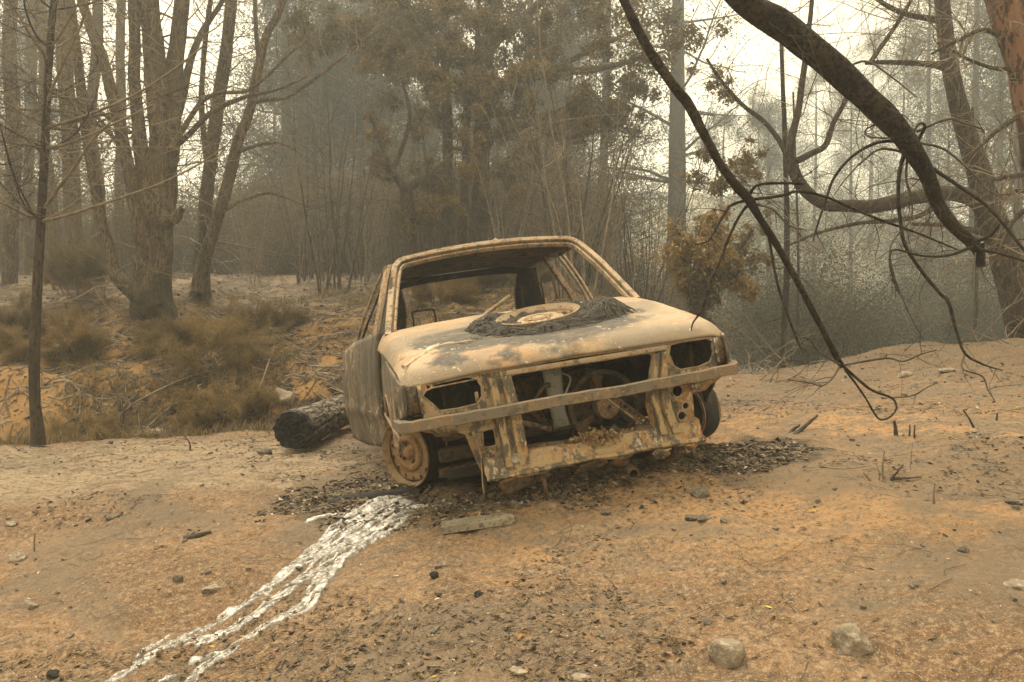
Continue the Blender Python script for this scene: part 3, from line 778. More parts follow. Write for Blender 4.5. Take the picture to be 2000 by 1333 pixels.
def seat(x0):
    st = MB().tube(catmull([(x0 - .20, 2.02, .42), (x0 - .20, 2.08, .60), (x0 - .19, 2.14, .84), (x0 - .12, 2.16, .89), (x0 + .12, 2.16, .89), (x0 + .19, 2.14, .84), (x0 + .20, 2.08, .60), (x0 + .20, 2.02, .42)], 5), .012, 7).build("seat_frame", M['black'], car)
    mb = MB()
    for i in range(5): mb.tube([(x0 - .19, 2.08 + .015 * i, .52 + .07 * i), (x0 - .06, 2.13 + .015 * i, .50 + .07 * i), (x0 + .19, 2.08 + .015 * i, .52 + .07 * i)], .004, 4)
    for sx in (-.2, .2): mb.tube([(x0 + sx, 1.62, .40), (x0 + sx, 2.04, .42)], .012, 6)
    tag(mb.build("seat_springs", M['black'], st), kind="stuff")
    return st
for x0, zt in ((-.445, 1.022), (.338, 1.10)):
    st = seat(x0)
    y0 = 2.0
    P = catmull([(x0 - .075, y0 + .12, .86), (x0 - .076, y0, .94), (x0 - .076, y0, zt - .012), (x0 - .064, y0, zt), (x0, y0, zt + .002), (x0 + .064, y0, zt - .002), (x0 + .076, y0, zt - .016), (x0 + .078, y0, .94), (x0 + .075, y0 + .12, .86)], 5)
    MB().tube(P, .0065, 6).build("headrest_loop", M['black'], st)
col_ = MB().tube([(-.40, 1.2, .75), (-.115, 1.40, .94), (.068, 1.5, 1.026)], [.012, .013, .015], 8).build("broken_wiper_arm", M['frame'], car)
col_.name = "bent_bracket"

# wheels
def rim_parts(R, parent_fn, name, mat, matd, R0=.180, depth=.14, holes_n=14):
    """R: function mapping wheel coordinates (x, y in the wheel plane, z outwards) to 3D"""
    k = R0 / .180
    prof = [(.158, -depth), (.176, -depth + .004), (.180, -depth), (.178, -depth - .006), (.160, -depth + .012), (.150, -.09), (.150, -.05), (.160, -.022), (.172, -.016), (.180, -.004), (.181, .004), (.177, .006), (.171, -.006), (.162, -.014), (.158, -.030), (.156, -.040)]
    def lat(pr, n=48):
        a = np.arange(n) / n * 2 * np.pi
        return MB().grid(np.array([[R(r * k * math.cos(t), r * k * math.sin(t), h * k) for t in a] for r, h in pr]), close_v=True)
    o = lat(prof).build(name, mat, parent_fn, flat_angle=45)
    pl = plate([circ(0, 0, .157, 48), circ(0, 0, .100, 40)] + [circ(.139 * math.cos(t), .139 * math.sin(t), .0085, 10, .011) for t in np.arange(holes_n) / holes_n * 2 * np.pi + .2], .004,
               lambda a, b, d: np.array([R(x * k, y * k, (-.036 - .004 * (math.hypot(x, y) > .15) + e) * k) for x, y, e in zip(a, b, d)]))
    pl.build("wheel_disc", mat, o, smooth=False)
    lat([(.101, -.038), (.097, -.022), (.088, -.014), (.074, -.012), (.066, -.016), (.060, -.030), (.050, -.034), (.036, -.033), (.030, -.020), (.024, -.010), (.012, -.008), (0.0001, -.008)]).build("wheel_centre", mat, o)
    for t in np.arange(4) / 4 * 2 * np.pi + .5:
        c = np.array([.050 * math.cos(t), .050 * math.sin(t)])
        P = [R((c[0]) * k, c[1] * k, (-.036) * k), R(c[0] * k, c[1] * k, (-.018 + .008 * math.sin(9 * t)) * k)]
        MB().tube(P, .010 * k, 7, rough=.3, seed=int(t * 7)).build("wheel_bolt", matd, o, smooth=False)
    return o
def wheel(cx, cy, cz, steer, side, tyre_prof):
    n = np.array([side * math.cos(steer), side * math.sin(steer), 0.0]); 
    up = np.array([0, 0, 1.0]); e = np.cross(up, n); c = np.array([cx, cy, cz])
    R = lambda x, y, z: c + e * x + up * y + n * z
    w = rim_parts(R, car, "wheel", M['rim'], M['engine'])
    a = np.arange(40) / 40 * 2 * np.pi
    # charred tyre remains round the inner half of the barrel
    rows = [[R(r * (1 + .03 * math.sin(5 * t + i)) * math.cos(t), r * (1 + .03 * math.sin(5 * t + i)) * math.sin(t), h) for t in a] for i, (r, h) in enumerate(tyre_prof)]
    MB().grid(np.array(rows), close_v=True).build("tyre_remains", M['black'], w)
    return w
BARE = [(.150, -.03), (.174, -.026), (.179, -.05), (.178, -.10), (.176, -.150), (.14, -.160), (.05, -.15), (.0001, -.15)]
wheel(-.769, .754, .268, R_(37), -1, BARE)
wheel(.838, .69, .248, R_(30), 1, [(.150, .01), (.176, .004), (.183, -.02), (.183, -.08), (.176, -.120), (.15, -.135), (.05, -.15), (.0001, -.15)])
for s_ in (-1, 1): wheel(s_ * .74, 3.15, .26, 0.0, s_, BARE)
for s_ in (-1, 1):
    MB().lathe([(0, 0), (.03, 0), (.03, .5), (0, .5)], (s_ * .70, .76, .26), (-s_, 0, .05), 12).build("axle", M['dark'], car)
mb = MB().box((-.50, .66, .245), (.22, .10, .07)); mb.box((-.50, .60, .345), (.16, .06, .05)); mb.box((-.52, .63, .16), (.2, .08, .05))
mb.build("suspension_arm", M['engine'], car, bevel=.012)

# ---- burnt spare wheel lying on the bonnet (a thing of its own)
SW = np.array((.02, .62, float(bonnet_z(.02, .62)) + .003))
spare = thing("spare_wheel_wreckage", "rusty loose wheel lying flat in its charred tyre wire on the car bonnet", "wheel")
spare.matrix_world = mat4(CAR_R, car_world(SW))
tl = np.array(Euler((R_(10), R_(-4), 0)).to_matrix())
Rs = lambda x, y, z: tl @ np.array([x, y, z]) + np.array([-.01, -.02, .036])
rim_parts(Rs, spare, "rim", M['bonnet_rim'] if 'bonnet_rim' in M else M['rim'], M['rim'], R0=.222, depth=.03)
def heap_z(x, y):
    r = np.hypot(x * .93, y * 1.02); ang = np.arctan2(y, x)
    ro = .40 + .04 * np.sin(ang * 3 + 1) + .035 * noise3(np.cos(ang) * 2, np.sin(ang) * 2, 0, 4) + .06 * np.clip(np.cos(ang - .1), 0, 1) ** 2
    h = np.exp(-((r - .27) / .10) ** 2) * .032 * (.7 + .8 * noise3(x * 7, y * 7, 0, 9)) + .022
    h = h + .040 * np.exp(-(((x - .36) / .10) ** 2 + ((y + .03) / .14) ** 2))
    return np.where(r < ro, h * sstep(0, .10, ro - r) , -.01), r / ro
aa, rr = np.meshgrid(np.linspace(0, 2 * np.pi, 150), np.linspace(.02, 1.0, 46))
X = rr * .53 * np.cos(aa) - .015; Y = rr * .42 * np.sin(aa)
h, q = heap_z(X, Y)
h = h + np.where(h > 0, .017 * fbm(X * 24, Y * 24, 0, 4, 6) * np.clip(h * 60, 0, 1), 0)
Zb = bonnet_z(X + SW[0], np.clip(Y + SW[1], .05, 1.14)) - SW[2] - .022 * np.exp(-((X / .42) ** 2 + (Y / .28) ** 2))
M['tyre'] = plain("charred_tyre_ash", (.017, .016, .015), (.050, .045, .039), 30, .9, .8, .01, c3=(.12, .10, .085))
tyre = MB().grid(np.stack([X, Y, np.maximum(h, -.004) + Zb], -1)).build("tyre_remains", M['tyre'], spare)
M['wire'] = plain("scorched_tyre_wire", (.060, .054, .046), (.12, .105, .086), 40, .8)
mb = MB()
def surf(x, y): return max(float(heap_z(np.array(x), np.array(y))[0]), -.003) + float(bonnet_z(x + SW[0], min(max(y + SW[1], .05), 1.14))) - SW[2] - .022 * math.exp(-((x / .42) ** 2 + (y / .28) ** 2))
for i in range(46):
    a0 = rng.uniform(0, 6.28); L = rng.uniform(.4, 1.6); r0 = rng.uniform(.25, .42)
    P = []
    for t in np.linspace(0, 1, 12):
        a = a0 + L * t; r = r0 + .03 * math.sin(3 * t + i) 
        x, y = r * 1.08 * math.cos(a), r * .92 * math.sin(a)
        P.append((x, y, surf(x, y) + .004 + .006 * math.sin(7 * t + i) ** 2))
    mb.tube(P, rng.uniform(.001, .0024), 4)
for i in range(120):      # the frayed knot of steel cord at the right
    a0 = rng.uniform(-2.6, .6); x0, y0 = .33 + rng.normal(0, .035), -.03 + rng.normal(0, .05)
    P = []
    for t in np.linspace(0, 1, 8):
        x, y = x0 + math.cos(a0) * .12 * t + .01 * math.sin(6 * t + i), y0 + math.sin(a0) * .12 * t
        P.append((x, y, surf(x, y) + .006 + .03 * math.sin(math.pi * t) * rng.uniform(.2, .8)))
    mb.tube(P, rng.uniform(.0012, .0028), 4)
tag(mb.build("tyre_wire", M['wire'], spare), kind="stuff")
mb = MB()
for i in range(420):      # crumbled char on the left of the wheel
    a = rng.uniform(2.4, 4.9); r = rng.uniform(.20, .41)
    x, y = r * 1.06 * math.cos(a), r * .9 * math.sin(a)
    s_ = rng.uniform(.004, .014)
    mb.box((x, y, surf(x, y) + s_ * .3), (s_, s_ * .8, s_ * .6), np.array(Euler(rng.uniform(0, 6, 3)).to_matrix()), .75)
tag(mb.build("char_crumbs", M['tyre'], spare, smooth=False), kind="stuff")

# ------------------------------------------------------------------ trees, saplings and undergrowth
def bark(name, a, b, char=None, char_z=None, stripe=(1, 1, .25), scale=14, bump=.7):
    t = NT(name); p = t.pos(True); ps = t.scale(p, stripe)
    n = t.noise(ps, scale, 7, .65, .4); n2 = t.noise(ps, scale * 4, 6, .65); n3 = t.noise(p, 1.6, 5, .6)
    c = t.mix(t.ramp(n, .38, .62), a, b)
    c = t.mix(t.ramp(n2, .50, .62, 0, .85), c, tuple(x * .3 for x in a))
    c = t.mix(t.ramp(n3, .5, .66, 0, .6), c, tuple(x * .62 for x in b))
    if char is not None:
        z = t.sep(p)[2]
        h = t.math('ADD', z, t.math('MULTIPLY', t.math('SUBTRACT', t.noise(p, 2.5, 6, .6), .5), 1.3))
        c = t.mix(t.ramp(h, char_z[0], char_z[1], 1, 0), c, char)
    return t.finish(c, .92, t.math('ADD', n, t.math('MULTIPLY', n2, .5)), bump, .02, 0, .2)
M['bark_tan'] = bark("scorched_tan_bark", (.082, .060, .039), (.150, .113, .072), (.030, .025, .020), (.80, 1.75))
M['bark_dark'] = bark("dark_sapling_bark", (.040, .029, .022), (.075, .054, .038), None)
M['bark_black'] = bark("charred_bark", (.020, .017, .014), (.050, .041, .032))
M['bark_limb'] = bark("weathered_limb_bark", (.026, .020, .015), (.054, .041, .029), None, stripe=(.5, .5, .5), scale=22, bump=1.0)
M['bark_grey'] = bark("grey_trunk_bark", (.060, .056, .048), (.095, .087, .073), (.035, .032, .028), (.2, 2.4))
M['bark_brown'] = bark("brown_branch_bark", (.055, .040, .027), (.095, .070, .046), None)
M['bark_red'] = bark("peeling_red_bark", (.050, .034, .026), (.20, .105, .060), None, scale=5)
M['twig'] = plain("dry_twig", (.135, .108, .077), (.21, .168, .118), 12, .9, .2)
M['twig_dark'] = plain("burnt_twig", (.040, .033, .026), (.085, .068, .05), 12, .9, .2)
def leafmat(name, a, b, c=None, transl=.35):
    t = NT(name); p = t.pos(True)
    n = t.noise(p, 2.2, 4, .6); n2 = t.noise(p, 24, 3, .6)
    col = t.mix(t.ramp(n, .35, .65), a, b); col = t.mix(t.ramp(n2, .4, .68, 0, .8), col, c or tuple(x * .55 for x in a))
    t.finish(col, .75, None, spec=.2)
    tr = t.n.new("ShaderNodeBsdfTranslucent"); t.l.new(col, tr.inputs['Color'])
    mx = t.n.new("ShaderNodeMixShader"); mx.inputs[0].default_value = transl
    t.l.new(t.b.outputs[0], mx.inputs[1]); t.l.new(tr.outputs[0], mx.inputs[2]); t.l.new(mx.outputs[0], t.out.inputs['Surface'])
    return t.m
M['leaf_brown'] = leafmat("scorched_brown_leaf", (.150, .106, .050), (.225, .165, .072), (.085, .064, .036))
M['leaf_olive'] = leafmat("singed_olive_leaf", (.100, .080, .040), (.155, .115, .052), (.055, .047, .028))
M['leaf_orange'] = leafmat("scorched_orange_leaf", (.31, .21, .085), (.23, .16, .066), (.14, .10, .046))
M['leaf_grey'] = leafmat("singed_grey_green_leaf", (.060, .064, .042), (.085, .078, .047), (.035, .036, .026))
M['needle'] = leafmat("yellowed_needles", (.25, .178, .078), (.19, .145, .066), (.15, .10, .045), .45)
M['needle_dark'] = leafmat("dull_pine_needles", (.045, .056, .038), (.072, .074, .044), (.027, .031, .022))
M['needle_brown'] = leafmat("browned_pine_needles", (.18, .13, .065), (.145, .115, .06), (.09, .07, .04), .45)

def unit(v): return v / (np.linalg.norm(v) + 1e-12)
def grow(mb, p, d, L, r, lev, rg, droop=0.0, wob=.25, kids=3, nseg=7, sides=5, tips=None, taper=.25, ratio=.55):
    """a wandering, forking twig"""
    d = unit(np.asarray(d, float)); P = [np.asarray(p, float)]
    for i in range(nseg):
        d = unit(d + rg.normal(0, wob, 3) / math.sqrt(nseg) * 1.6 + np.array([0, 0, droop / nseg]))
        P.append(P[-1] + d * L / nseg)
    P = np.array(P)
    mb.tube(P, r * np.linspace(1, taper, len(P)), sides, cap=False)
    if tips is not None and lev <= 1: tips.extend(P[len(P) // 2:])
    if lev > 0:
        for k in range(kids):
            i = rg.integers(1, len(P) - 1); t = unit(P[i + 1] - P[i])
            a = unit(np.cross(t, rg.normal(0, 1, 3)))
            grow(mb, P[i], t * .75 + a * rg.uniform(.5, 1.0), L * ratio * rg.uniform(.6, 1.2), r * (1 - .6 * i / len(P)) * .55, lev - 1, rg, droop, wob, kids, max(4, nseg - 1), max(3, sides - 1), tips, taper, ratio)
    return P
def leaves(mb, C, n, spread, size, rg, aspect=.45, flat=None, droop=0.0):
    """n leaf-sized faces scattered in clumps round the points C"""
    C = np.asarray(C, float)
    idx = rg.integers(0, len(C), n)
    c = C[idx] + rg.normal(0, 1, (n, 3)) * (np.asarray(spread)[idx][:, None] if np.ndim(spread) else spread)
    a = rg.normal(0, 1, (n, 3)); a[:, 2] -= droop; a /= np.linalg.norm(a, axis=1)[:, None]
    b = np.cross(a, rg.normal(0, 1, (n, 3))); b /= np.linalg.norm(b, axis=1)[:, None] + 1e-9
    s = size * rg.uniform(.55, 1.3, n)[:, None]
    V = np.stack([c, c + a * s * .5 + b * s * aspect * .5, c + a * s, c + a * s * .5 - b * s * aspect * .5], 1)
    nn = np.cross(a, b); V[:, 1] += nn * s * .08; V[:, 3] += nn * s * .08
    return mb.add(V.reshape(-1, 3), np.arange(4 * n).reshape(n, 4))
def needles(mb, C, n, spread, L, rg, w=.0035, up=.3, dirs=None):
    C = np.asarray(C, float); i = rg.integers(0, len(C), n)
    c = C[i] + rg.normal(0, spread, (n, 3))
    a = rg.normal(0, 1, (n, 3)) + np.array([0, 0, up])
    if dirs is not None: a = a * .7 + np.asarray(dirs)[i] * 1.3
    a /= np.linalg.norm(a, axis=1)[:, None]
    b = np.cross(a, rg.normal(0, 1, (n, 3))); b /= np.linalg.norm(b, axis=1)[:, None] + 1e-9
    l = L * rg.uniform(.6, 1.2, n)[:, None]
    V = np.stack([c - b * w, c + b * w, c + a * l], 1)
    return mb.add(V.reshape(-1, 3), np.arange(3 * n).reshape(n, 3))
def traced(pts, D, n=6, rough=True):
    """world path and radii from photo positions (u, v, width in photo pixels) at distance D (one value or one per point)"""
    D = np.broadcast_to(np.asarray(D, float), (len(pts),))
    P = np.array([W(u, v, d) for (u, v, w), d in zip(pts, D)])
    r = np.array([w * d / F_PX / 2 for (u, v, w), d in zip(pts, D)])
    C = catmull(np.c_[P, r], n)
    return C[:, :3], np.maximum(C[:, 3], .0015)
def side_twigs(mb, P, n, L, r, rg, lev=2, droop=0.0, bias=None, kids=3, tips=None, lo=.1, hi=1.0, wob=.3, sides=4):
    for _ in range(n):
        i = int(rg.uniform(lo, hi) * (len(P) - 2)); t = unit(P[i + 1] - P[i])
        a = unit(np.cross(t, rg.normal(0, 1, 3)))
        if bias is not None: a = unit(a + np.asarray(bias))
        grow(mb, P[i], a + t * .35, L * rg.uniform(.5, 1.3), r * rg.uniform(.6, 1.2), lev, rg, droop, wob, kids, 7, sides, tips)
def base_root(p): return np.array([p[0], p[1], float(ground(p[0], p[1]))])

# --- tall many-stemmed tree on the bank (left)
rg = np.random.default_rng(21)
D1 = 9.6
b0 = W(290, 606, D1); t1 = thing("multi_stemmed_tree", "big tan tree of many stems with charred base on top of the bank", "tree", tuple(base_root(b0)))
inv = -np.array(t1.location)
def stem(parent, mat, pts, D, name="stem", twn=0, twL=1.0, twr=.012, sides=12, rough=.10, seed=0, lev=2, bias=None, twmat=None, kids=3, ext=None, hi=1.0, lo=.1, droop=0.0):
    P, r = traced(pts, D); r = r * .78
    o = np.array(parent.location)
    mb = MB().tube(P - o, r, sides, rough=rough, seed=seed)
    st = mb.build(name, mat, parent)
    if twn:
        tm = MB(); side_twigs(tm, P - o, int(twn * 1.7), twL, twr, rg, lev, droop, bias, kids, lo=lo, hi=hi)
        tag(tm.build("twigs", twmat or M['twig'], st), kind="stuff")
    return P, r
stem(t1, M['bark_tan'], [(302, 672, 170), (300, 632, 128), (297, 585, 102), (300, 500, 92), (302, 420, 80), (306, 350, 72), (316, 270, 58), (306, 160, 56), (296, 60, 48), (288, -60, 44), (285, -260, 30)], D1, "trunk", 16, 1.1, .012, 16, .16, 1)
stem(t1, M['bark_tan'], [(312, 470, 10), (319, 405, 56), (322, 330, 60), (330, 250, 54), (338, 160, 46), (346, 90, 40), (356, -10, 36), (362, -120, 32), (370, -300, 22)], D1 + .12, "stem", 18, 1.2, .012, 12, .14, 2)
stem(t1, M['bark_tan'], [(298, 440, 10), (289, 392, 42), (278, 315, 36), (268, 220, 30), (262, 150, 28), (263, 60, 27), (258, -60, 25), (250, -240, 18)], D1 - .1, "stem", 14, 1.0, .010, 10, .12, 3)
stem(t1, M['bark_tan'], [(296, 520, 10), (281, 470, 42), (258, 360, 34), (245, 300, 30), (226, 214, 29), (205, 130, 27), (188, 82, 26), (162, 10, 23), (140, -70, 20), (110, -240, 14)], D1 - .2, "stem", 16, 1.1, .010, 10, .12, 4)
stem(t1, M['bark_tan'], [(302, 606, 46), (272, 578, 48), (243, 553, 42), (222, 527, 35), (211, 480, 30), (196, 430, 29), (178, 310, 27), (165, 235, 25), (152, 120, 23), (140, 20, 20), (132, -100, 16)], D1 - .22, "stem", 16, .9, .010, 10, .12, 5)
stem(t1, M['bark_tan'], [(318, 300, 30), (340, 240, 26), (348, 282, 2)][:2] + [(356, 190, 22), (372, 120, 18), (396, 60, 15), (430, 10, 12), (470, -60, 9)], D1 + .2, "branch", 10, .8, .008, 8, .1, 6)
# burl and broken stub
P, r = traced([(320, 432, 40), (340, 428, 26), (352, 414, 16), (358, 408, 12)], D1 - .25)
MB().tube(P + inv, r, 9, rough=.35, seed=3).build("broken_stub", M['bark_tan'], t1)
P, r = traced([(335, 290, 14), (352, 262, 11), (378, 220, 10), (398, 196, 9), (430, 182, 8), (480, 178, 7), (520, 150, 6), (560, 110, 5), (600, 80, 4)], D1 - .3)
mb = MB().tube(P + inv, r, 7); side_twigs(mb, P + inv, 14, .7, .006, rg, 2)
mb.build("branch", M['bark_tan'], t1)
P, r = traced([(336, 292, 13), (370, 262, 11), (410, 222, 10), (452, 200, 9), (492, 186, 7), (540, 176, 5), (600, 150, 3)], D1 - .2)
mb = MB().tube(P + inv, r, 7); side_twigs(mb, P + inv, 12, .7, .006, rg, 2)
mb.build("branch", M['bark_tan'], t1)
for pts in ([(250, 300, 9), (215, 262, 8), (160, 226, 8), (105, 216, 7), (40, 214, 5), (-40, 205, 4)], [(262, 330, 8), (200, 240, 7), (140, 190, 6), (60, 160, 5), (-20, 150, 3)], [(255, 260, 9), (180, 210, 8), (110, 185, 7), (20, 120, 5), (-40, 90, 4)]):
    P, r = traced(pts, D1 - .5)
    mb = MB().tube(P + inv, r, 7); side_twigs(mb, P + inv, 14, .8, .005, rg, 2); mb.build("branch", M['bark_tan'], t1)

# --- two-stemmed tree beside it
D2 = 10.6
b0 = W(392, 545, D2); t2 = thing("forked_tree", "pale tan tree with two diverging stems right of the many-stemmed tree", "tree", tuple(base_root(b0)))
stem(t2, M['bark_tan'], [(392, 585, 56), (393, 545, 44), (394, 500, 37), (400, 420, 34), (407, 350, 32), (420, 245, 33), (431, 170, 31), (441, 105, 29), (452, 0, 27), (462, -100, 24), (472, -280, 16)], D2, "trunk", 20, 1.1, .011, 12, .12, 7)
stem(t2, M['bark_tan'], [(405, 310, 20), (398, 262, 15), (393, 200, 14), (396, 140, 13), (402, 70, 13), (412, -10, 12), (420, -120, 9)], D2, "stem", 8, .8, .008, 8, .1, 8)
stem(t2, M['bark_tan'], [(388, 570, 46), (398, 510, 34), (416, 455, 30), (436, 390, 29), (452, 330, 28), (467, 272, 27), (490, 208, 22), (503, 140, 21), (520, 70, 19), (546, 20, 17), (570, -60, 15), (590, -200, 10)], D2 - .25, "stem", 22, 1.2, .010, 10, .12, 9)
stem(t2, M['bark_tan'], [(492, 200, 14), (520, 195, 11), (560, 190, 10), (600, 165, 9), (640, 135, 8), (690, 95, 6), (740, 60, 4)], D2 - .3, "branch", 22, .9, .006, 7, .1, 10)
stem(t2, M['bark_tan'], [(505, 110, 12), (500, 60, 11), (498, 0, 10), (490, -80, 8)], D2 - .2, "branch", 6, .8, .006, 7, .1, 11)
stem(t2, M['bark_tan'], [(460, 300, 10), (500, 285, 8), (540, 280, 7), (570, 290, 5), (590, 306, 3)], D2 - .4, "branch", 14, .7, .005, 6, .1, 12, droop=-.5)
stem(t2, M['bark_tan'], [(440, 410, 10), (470, 395, 8), (520, 378, 7), (560, 388, 5), (610, 408, 3)], D2 - .4, "branch", 14, .7, .005, 6, .1, 13, droop=-.4)

# --- slim dark pine standing at the edge of the gully
D3 = 6.0
rg = np.random.default_rng(33)
b0 = W(72, 838, D3); t3 = thing("slim_pine", "slim dark bare pine trunk at far left, whorls of leafless branches", "tree", tuple(base_root(b0)))
o3 = np.array(t3.location)
P, r = traced([(74, 870, 30), (73, 838, 24), (68, 780, 20), (67, 700, 19.5), (71, 600, 18), (76, 500, 17), (80, 430, 16), (86, 320, 15), (91, 210, 14), (98, 90, 13), (105, 0, 12), (112, -110, 10), (120, -300, 6)], D3)
MB().tube(P - o3, r * (1 + .05 * (np.arange(len(P)) % 6 == 0)), 14, rough=.05, seed=3).build("trunk", M['bark_dark'], t3)
wh = [(80, 432, 22), (86, 290, 26), (90, 250, 8), (93, 190, 16), (98, 95, 16), (104, 20, 14), (110, -90, 12)]
for (u, v, k) in wh:
    c = W(u, v, D3) - o3
    for i in range(max(4, k // 4)):
        a = rg.uniform(0, 6.28); L = rg.uniform(.8, 1.7)
        d0 = np.array([math.cos(a), math.sin(a), rg.uniform(-.1, .5)])
        mb = MB(); P2 = grow(mb, c, d0, L, .0085, 0, rg, .5, .18, 0, 9, 5)
        side_twigs(mb, P2, 16, .42, .0030, rg, 1, .1, None, 3, None, .2, 1, .3, 3)
        mb.build("branch", M['twig'] if i % 2 else M['bark_dark'], t3)
for pts in ([(80, 432, 7), (120, 424, 6), (190, 402, 5.5), (250, 382, 5), (320, 356, 4), (390, 320, 3), (440, 285, 2)], [(90, 250, 7), (140, 236, 6), (200, 214, 5.5), (270, 182, 4.5), (340, 136, 4), (400, 88, 3)],
            [(80, 432, 6.5), (40, 415, 6), (0, 395, 5.5), (-60, 372, 4)], [(86, 290, 7), (130, 282, 6), (180, 262, 5), (240, 234, 4), (300, 205, 3)], [(88, 405, 8), (120, 360, 7), (150, 320, 6), (180, 275, 5), (230, 225, 3.5)], [(92, 200, 6), (108, 160, 5), (130, 110, 5), (158, 50, 4), (175, -10, 3)],
            [(84, 300, 6), (40, 262, 5), (0, 226, 5), (-50, 190, 4)], [(96, 120, 6), (60, 70, 5), (30, 20, 4), (0, -30, 3)]):
    P, r = traced(pts, np.linspace(D3, D3 - .5, len(pts)))
    mb = MB().tube(P - o3, r, 6); side_twigs(mb, P - o3, 20, .45, .0026, rg, 1, 0, None, 2, sides=3); mb.build("branch", M['twig'], t3)

# --- background trunks on the shelf, far left
rg = np.random.default_rng(5)
def back_trunk(u0, v0, u1, v1, w0, w1, D, label, mat, group, twn=10, twL=1.2, name="bare_tree", foliage=0):
    b0 = W(u0, v0, D); g = base_root(b0)
    t = thing(name, label, "tree", tuple(g), group)
    top = W(u1, v1, D) - g
    bot = np.array([b0[0] - g[0], 0, -.15])
    mid = [bot + (top - bot) * q + np.r_[rg.normal(0, .05, 2) * (0 < q < 1), 0] for q in (0, .25, .5, .75, 1)]
    P = catmull(mid, 5); r = np.linspace(w0, w1, len(P)) * D / F_PX / 2; r[0] *= 1.3
    MB().tube(P, r, 9, rough=.1, seed=int(u0)).build("trunk", mat, t)
    mb = MB(); tips = []; side_twigs(mb, P, twn, twL, .012, rg, 2, -.1, None, 3, tips, .25, 1)
    tag(mb.build("branches", M['twig'], t), kind="stuff")
    if foliage:
        mb = MB(); leaves(mb, tips, foliage, .14, .07, rg); mb.build("crown", M['leaf_olive'], t)
    return t
LT = "hazy bare trunk among the scorched wood behind the slim pine"
for a in ((18, 520, 26, -60, 30, 24, 13), (-60, 520, -40, -60, 40, 30, 12), (112, 500, 68, -60, 26, 20, 14.5), (150, 480, 128, -60, 34, 26, 12.5), (178, 470, 190, -80, 26, 18, 15), (232, 470, 240, -60, 20, 16, 17), (48, 500, 60, -60, 18, 14, 17), (-160, 540, -140, -80, 36, 26, 14), (-250, 560, -260, -80, 40, 26, 13)):
    back_trunk(*a, LT, M['bark_tan'], "hazy trunks behind the slim pine", 16, 1.1, foliage=700)

# --- broad brown-leaved tree in the middle
rg = np.random.default_rng(8)
D4 = 12.5
b0 = W(800, 560, D4); t4 = thing("scorched_tree", "crooked low tree with forked trunk and clumps of brown scorched leaves behind the car roof", "tree", tuple(base_root(b0)))
o4 = np.array(t4.location)
def limbs(t, mat, lst, D, tips=None, twn=6, twL=.9, twr=.007, sides=9, lev=2, twmat=None):
    o = np.array(t.location)
    for k, pts in enumerate(lst):
        P, r = traced(pts, D)
        mb = MB().tube(P - o, r, sides, rough=.1, seed=k)
        st = mb.build("trunk" if k == 0 else "limb", mat if k == 0 or mat != M['bark_red'] else M['bark_brown'], t)
        tm = MB(); side_twigs(tm, P - o, twn, twL, twr, rg, lev, -.1, None, 3, tips, .35, 1)
        tag(tm.build("twigs", twmat or M['twig'], st), kind="stuff")
limbs(t4, M['bark_brown'], [[(806, 620, 34), (803, 500, 27), (798, 430, 26), (793, 372, 25)],
    [(793, 372, 20), (775, 348, 15), (762, 330, 13), (752, 300, 10), (740, 270, 7), (728, 240, 5)],
    [(794, 370, 20), (815, 358, 16), (838, 345, 13), (862, 322, 10), (885, 300, 8)],
    [(765, 335, 11), (785, 290, 9), (800, 230, 8), (792, 180, 7), (775, 130, 6), (765, 80, 4)],
    [(770, 345, 9), (752, 350, 8), (738, 340, 6), (735, 310, 5)], [(800, 430, 10), (830, 405, 8), (845, 395, 6)]], D4, None, 8)
def clumps(t, mat, name, lst, D, n, size, sp=.35, depth=.35):
    """foliage clumps: (u, v, radius in photo pixels, density)"""
    o = np.array(t.location); tw = MB(); lf = MB()
    for (u, v, rad, k) in lst:
        c = W(u, v, D + rg.normal(0, depth)) - o; R0 = rad * D / F_PX
        C = c + rg.normal(0, 1, (max(5, int(7 * k)), 3)) * R0 * np.array([.60, .60, .50])
        sp_ = R0 * rg.uniform(.12, .30, len(C))
        leaves(lf, C, int(n * k), sp_, size, rg, .45, droop=.8)
        for q in C[::2]:
            tw.tube(catmull([c + rg.normal(0, R0 * .15, 3), (c + q) / 2 + rg.normal(0, R0 * .12, 3), q], 3), [.008] + [.006] * 5 + [.003], 4, cap=False)
    tag(tw.build("twigs", M['twig_dark'], t), kind="stuff")
    return lf.build(name, mat, t)
clumps(t4, M['leaf_brown'], "crown", [(735, 268, 24, 1), (722, 232, 14, .5), (730, 320, 18, .8), (752, 330, 26, 1), (835, 330, 26, 1), (805, 405, 24, 1), (830, 425, 22, 1), (795, 430, 16, .6), (845, 365, 22, .8), (812, 250, 24, .8), (835, 195, 20, .8)], D4, 560, .08)
clumps(t4, M['leaf_orange'], "crown", [(822, 412, 20, .8), (850, 400, 22, .8), (930, 350, 24, .9), (905, 325, 20, .8), (872, 395, 24, .8)], D4 - .2, 420, .07)

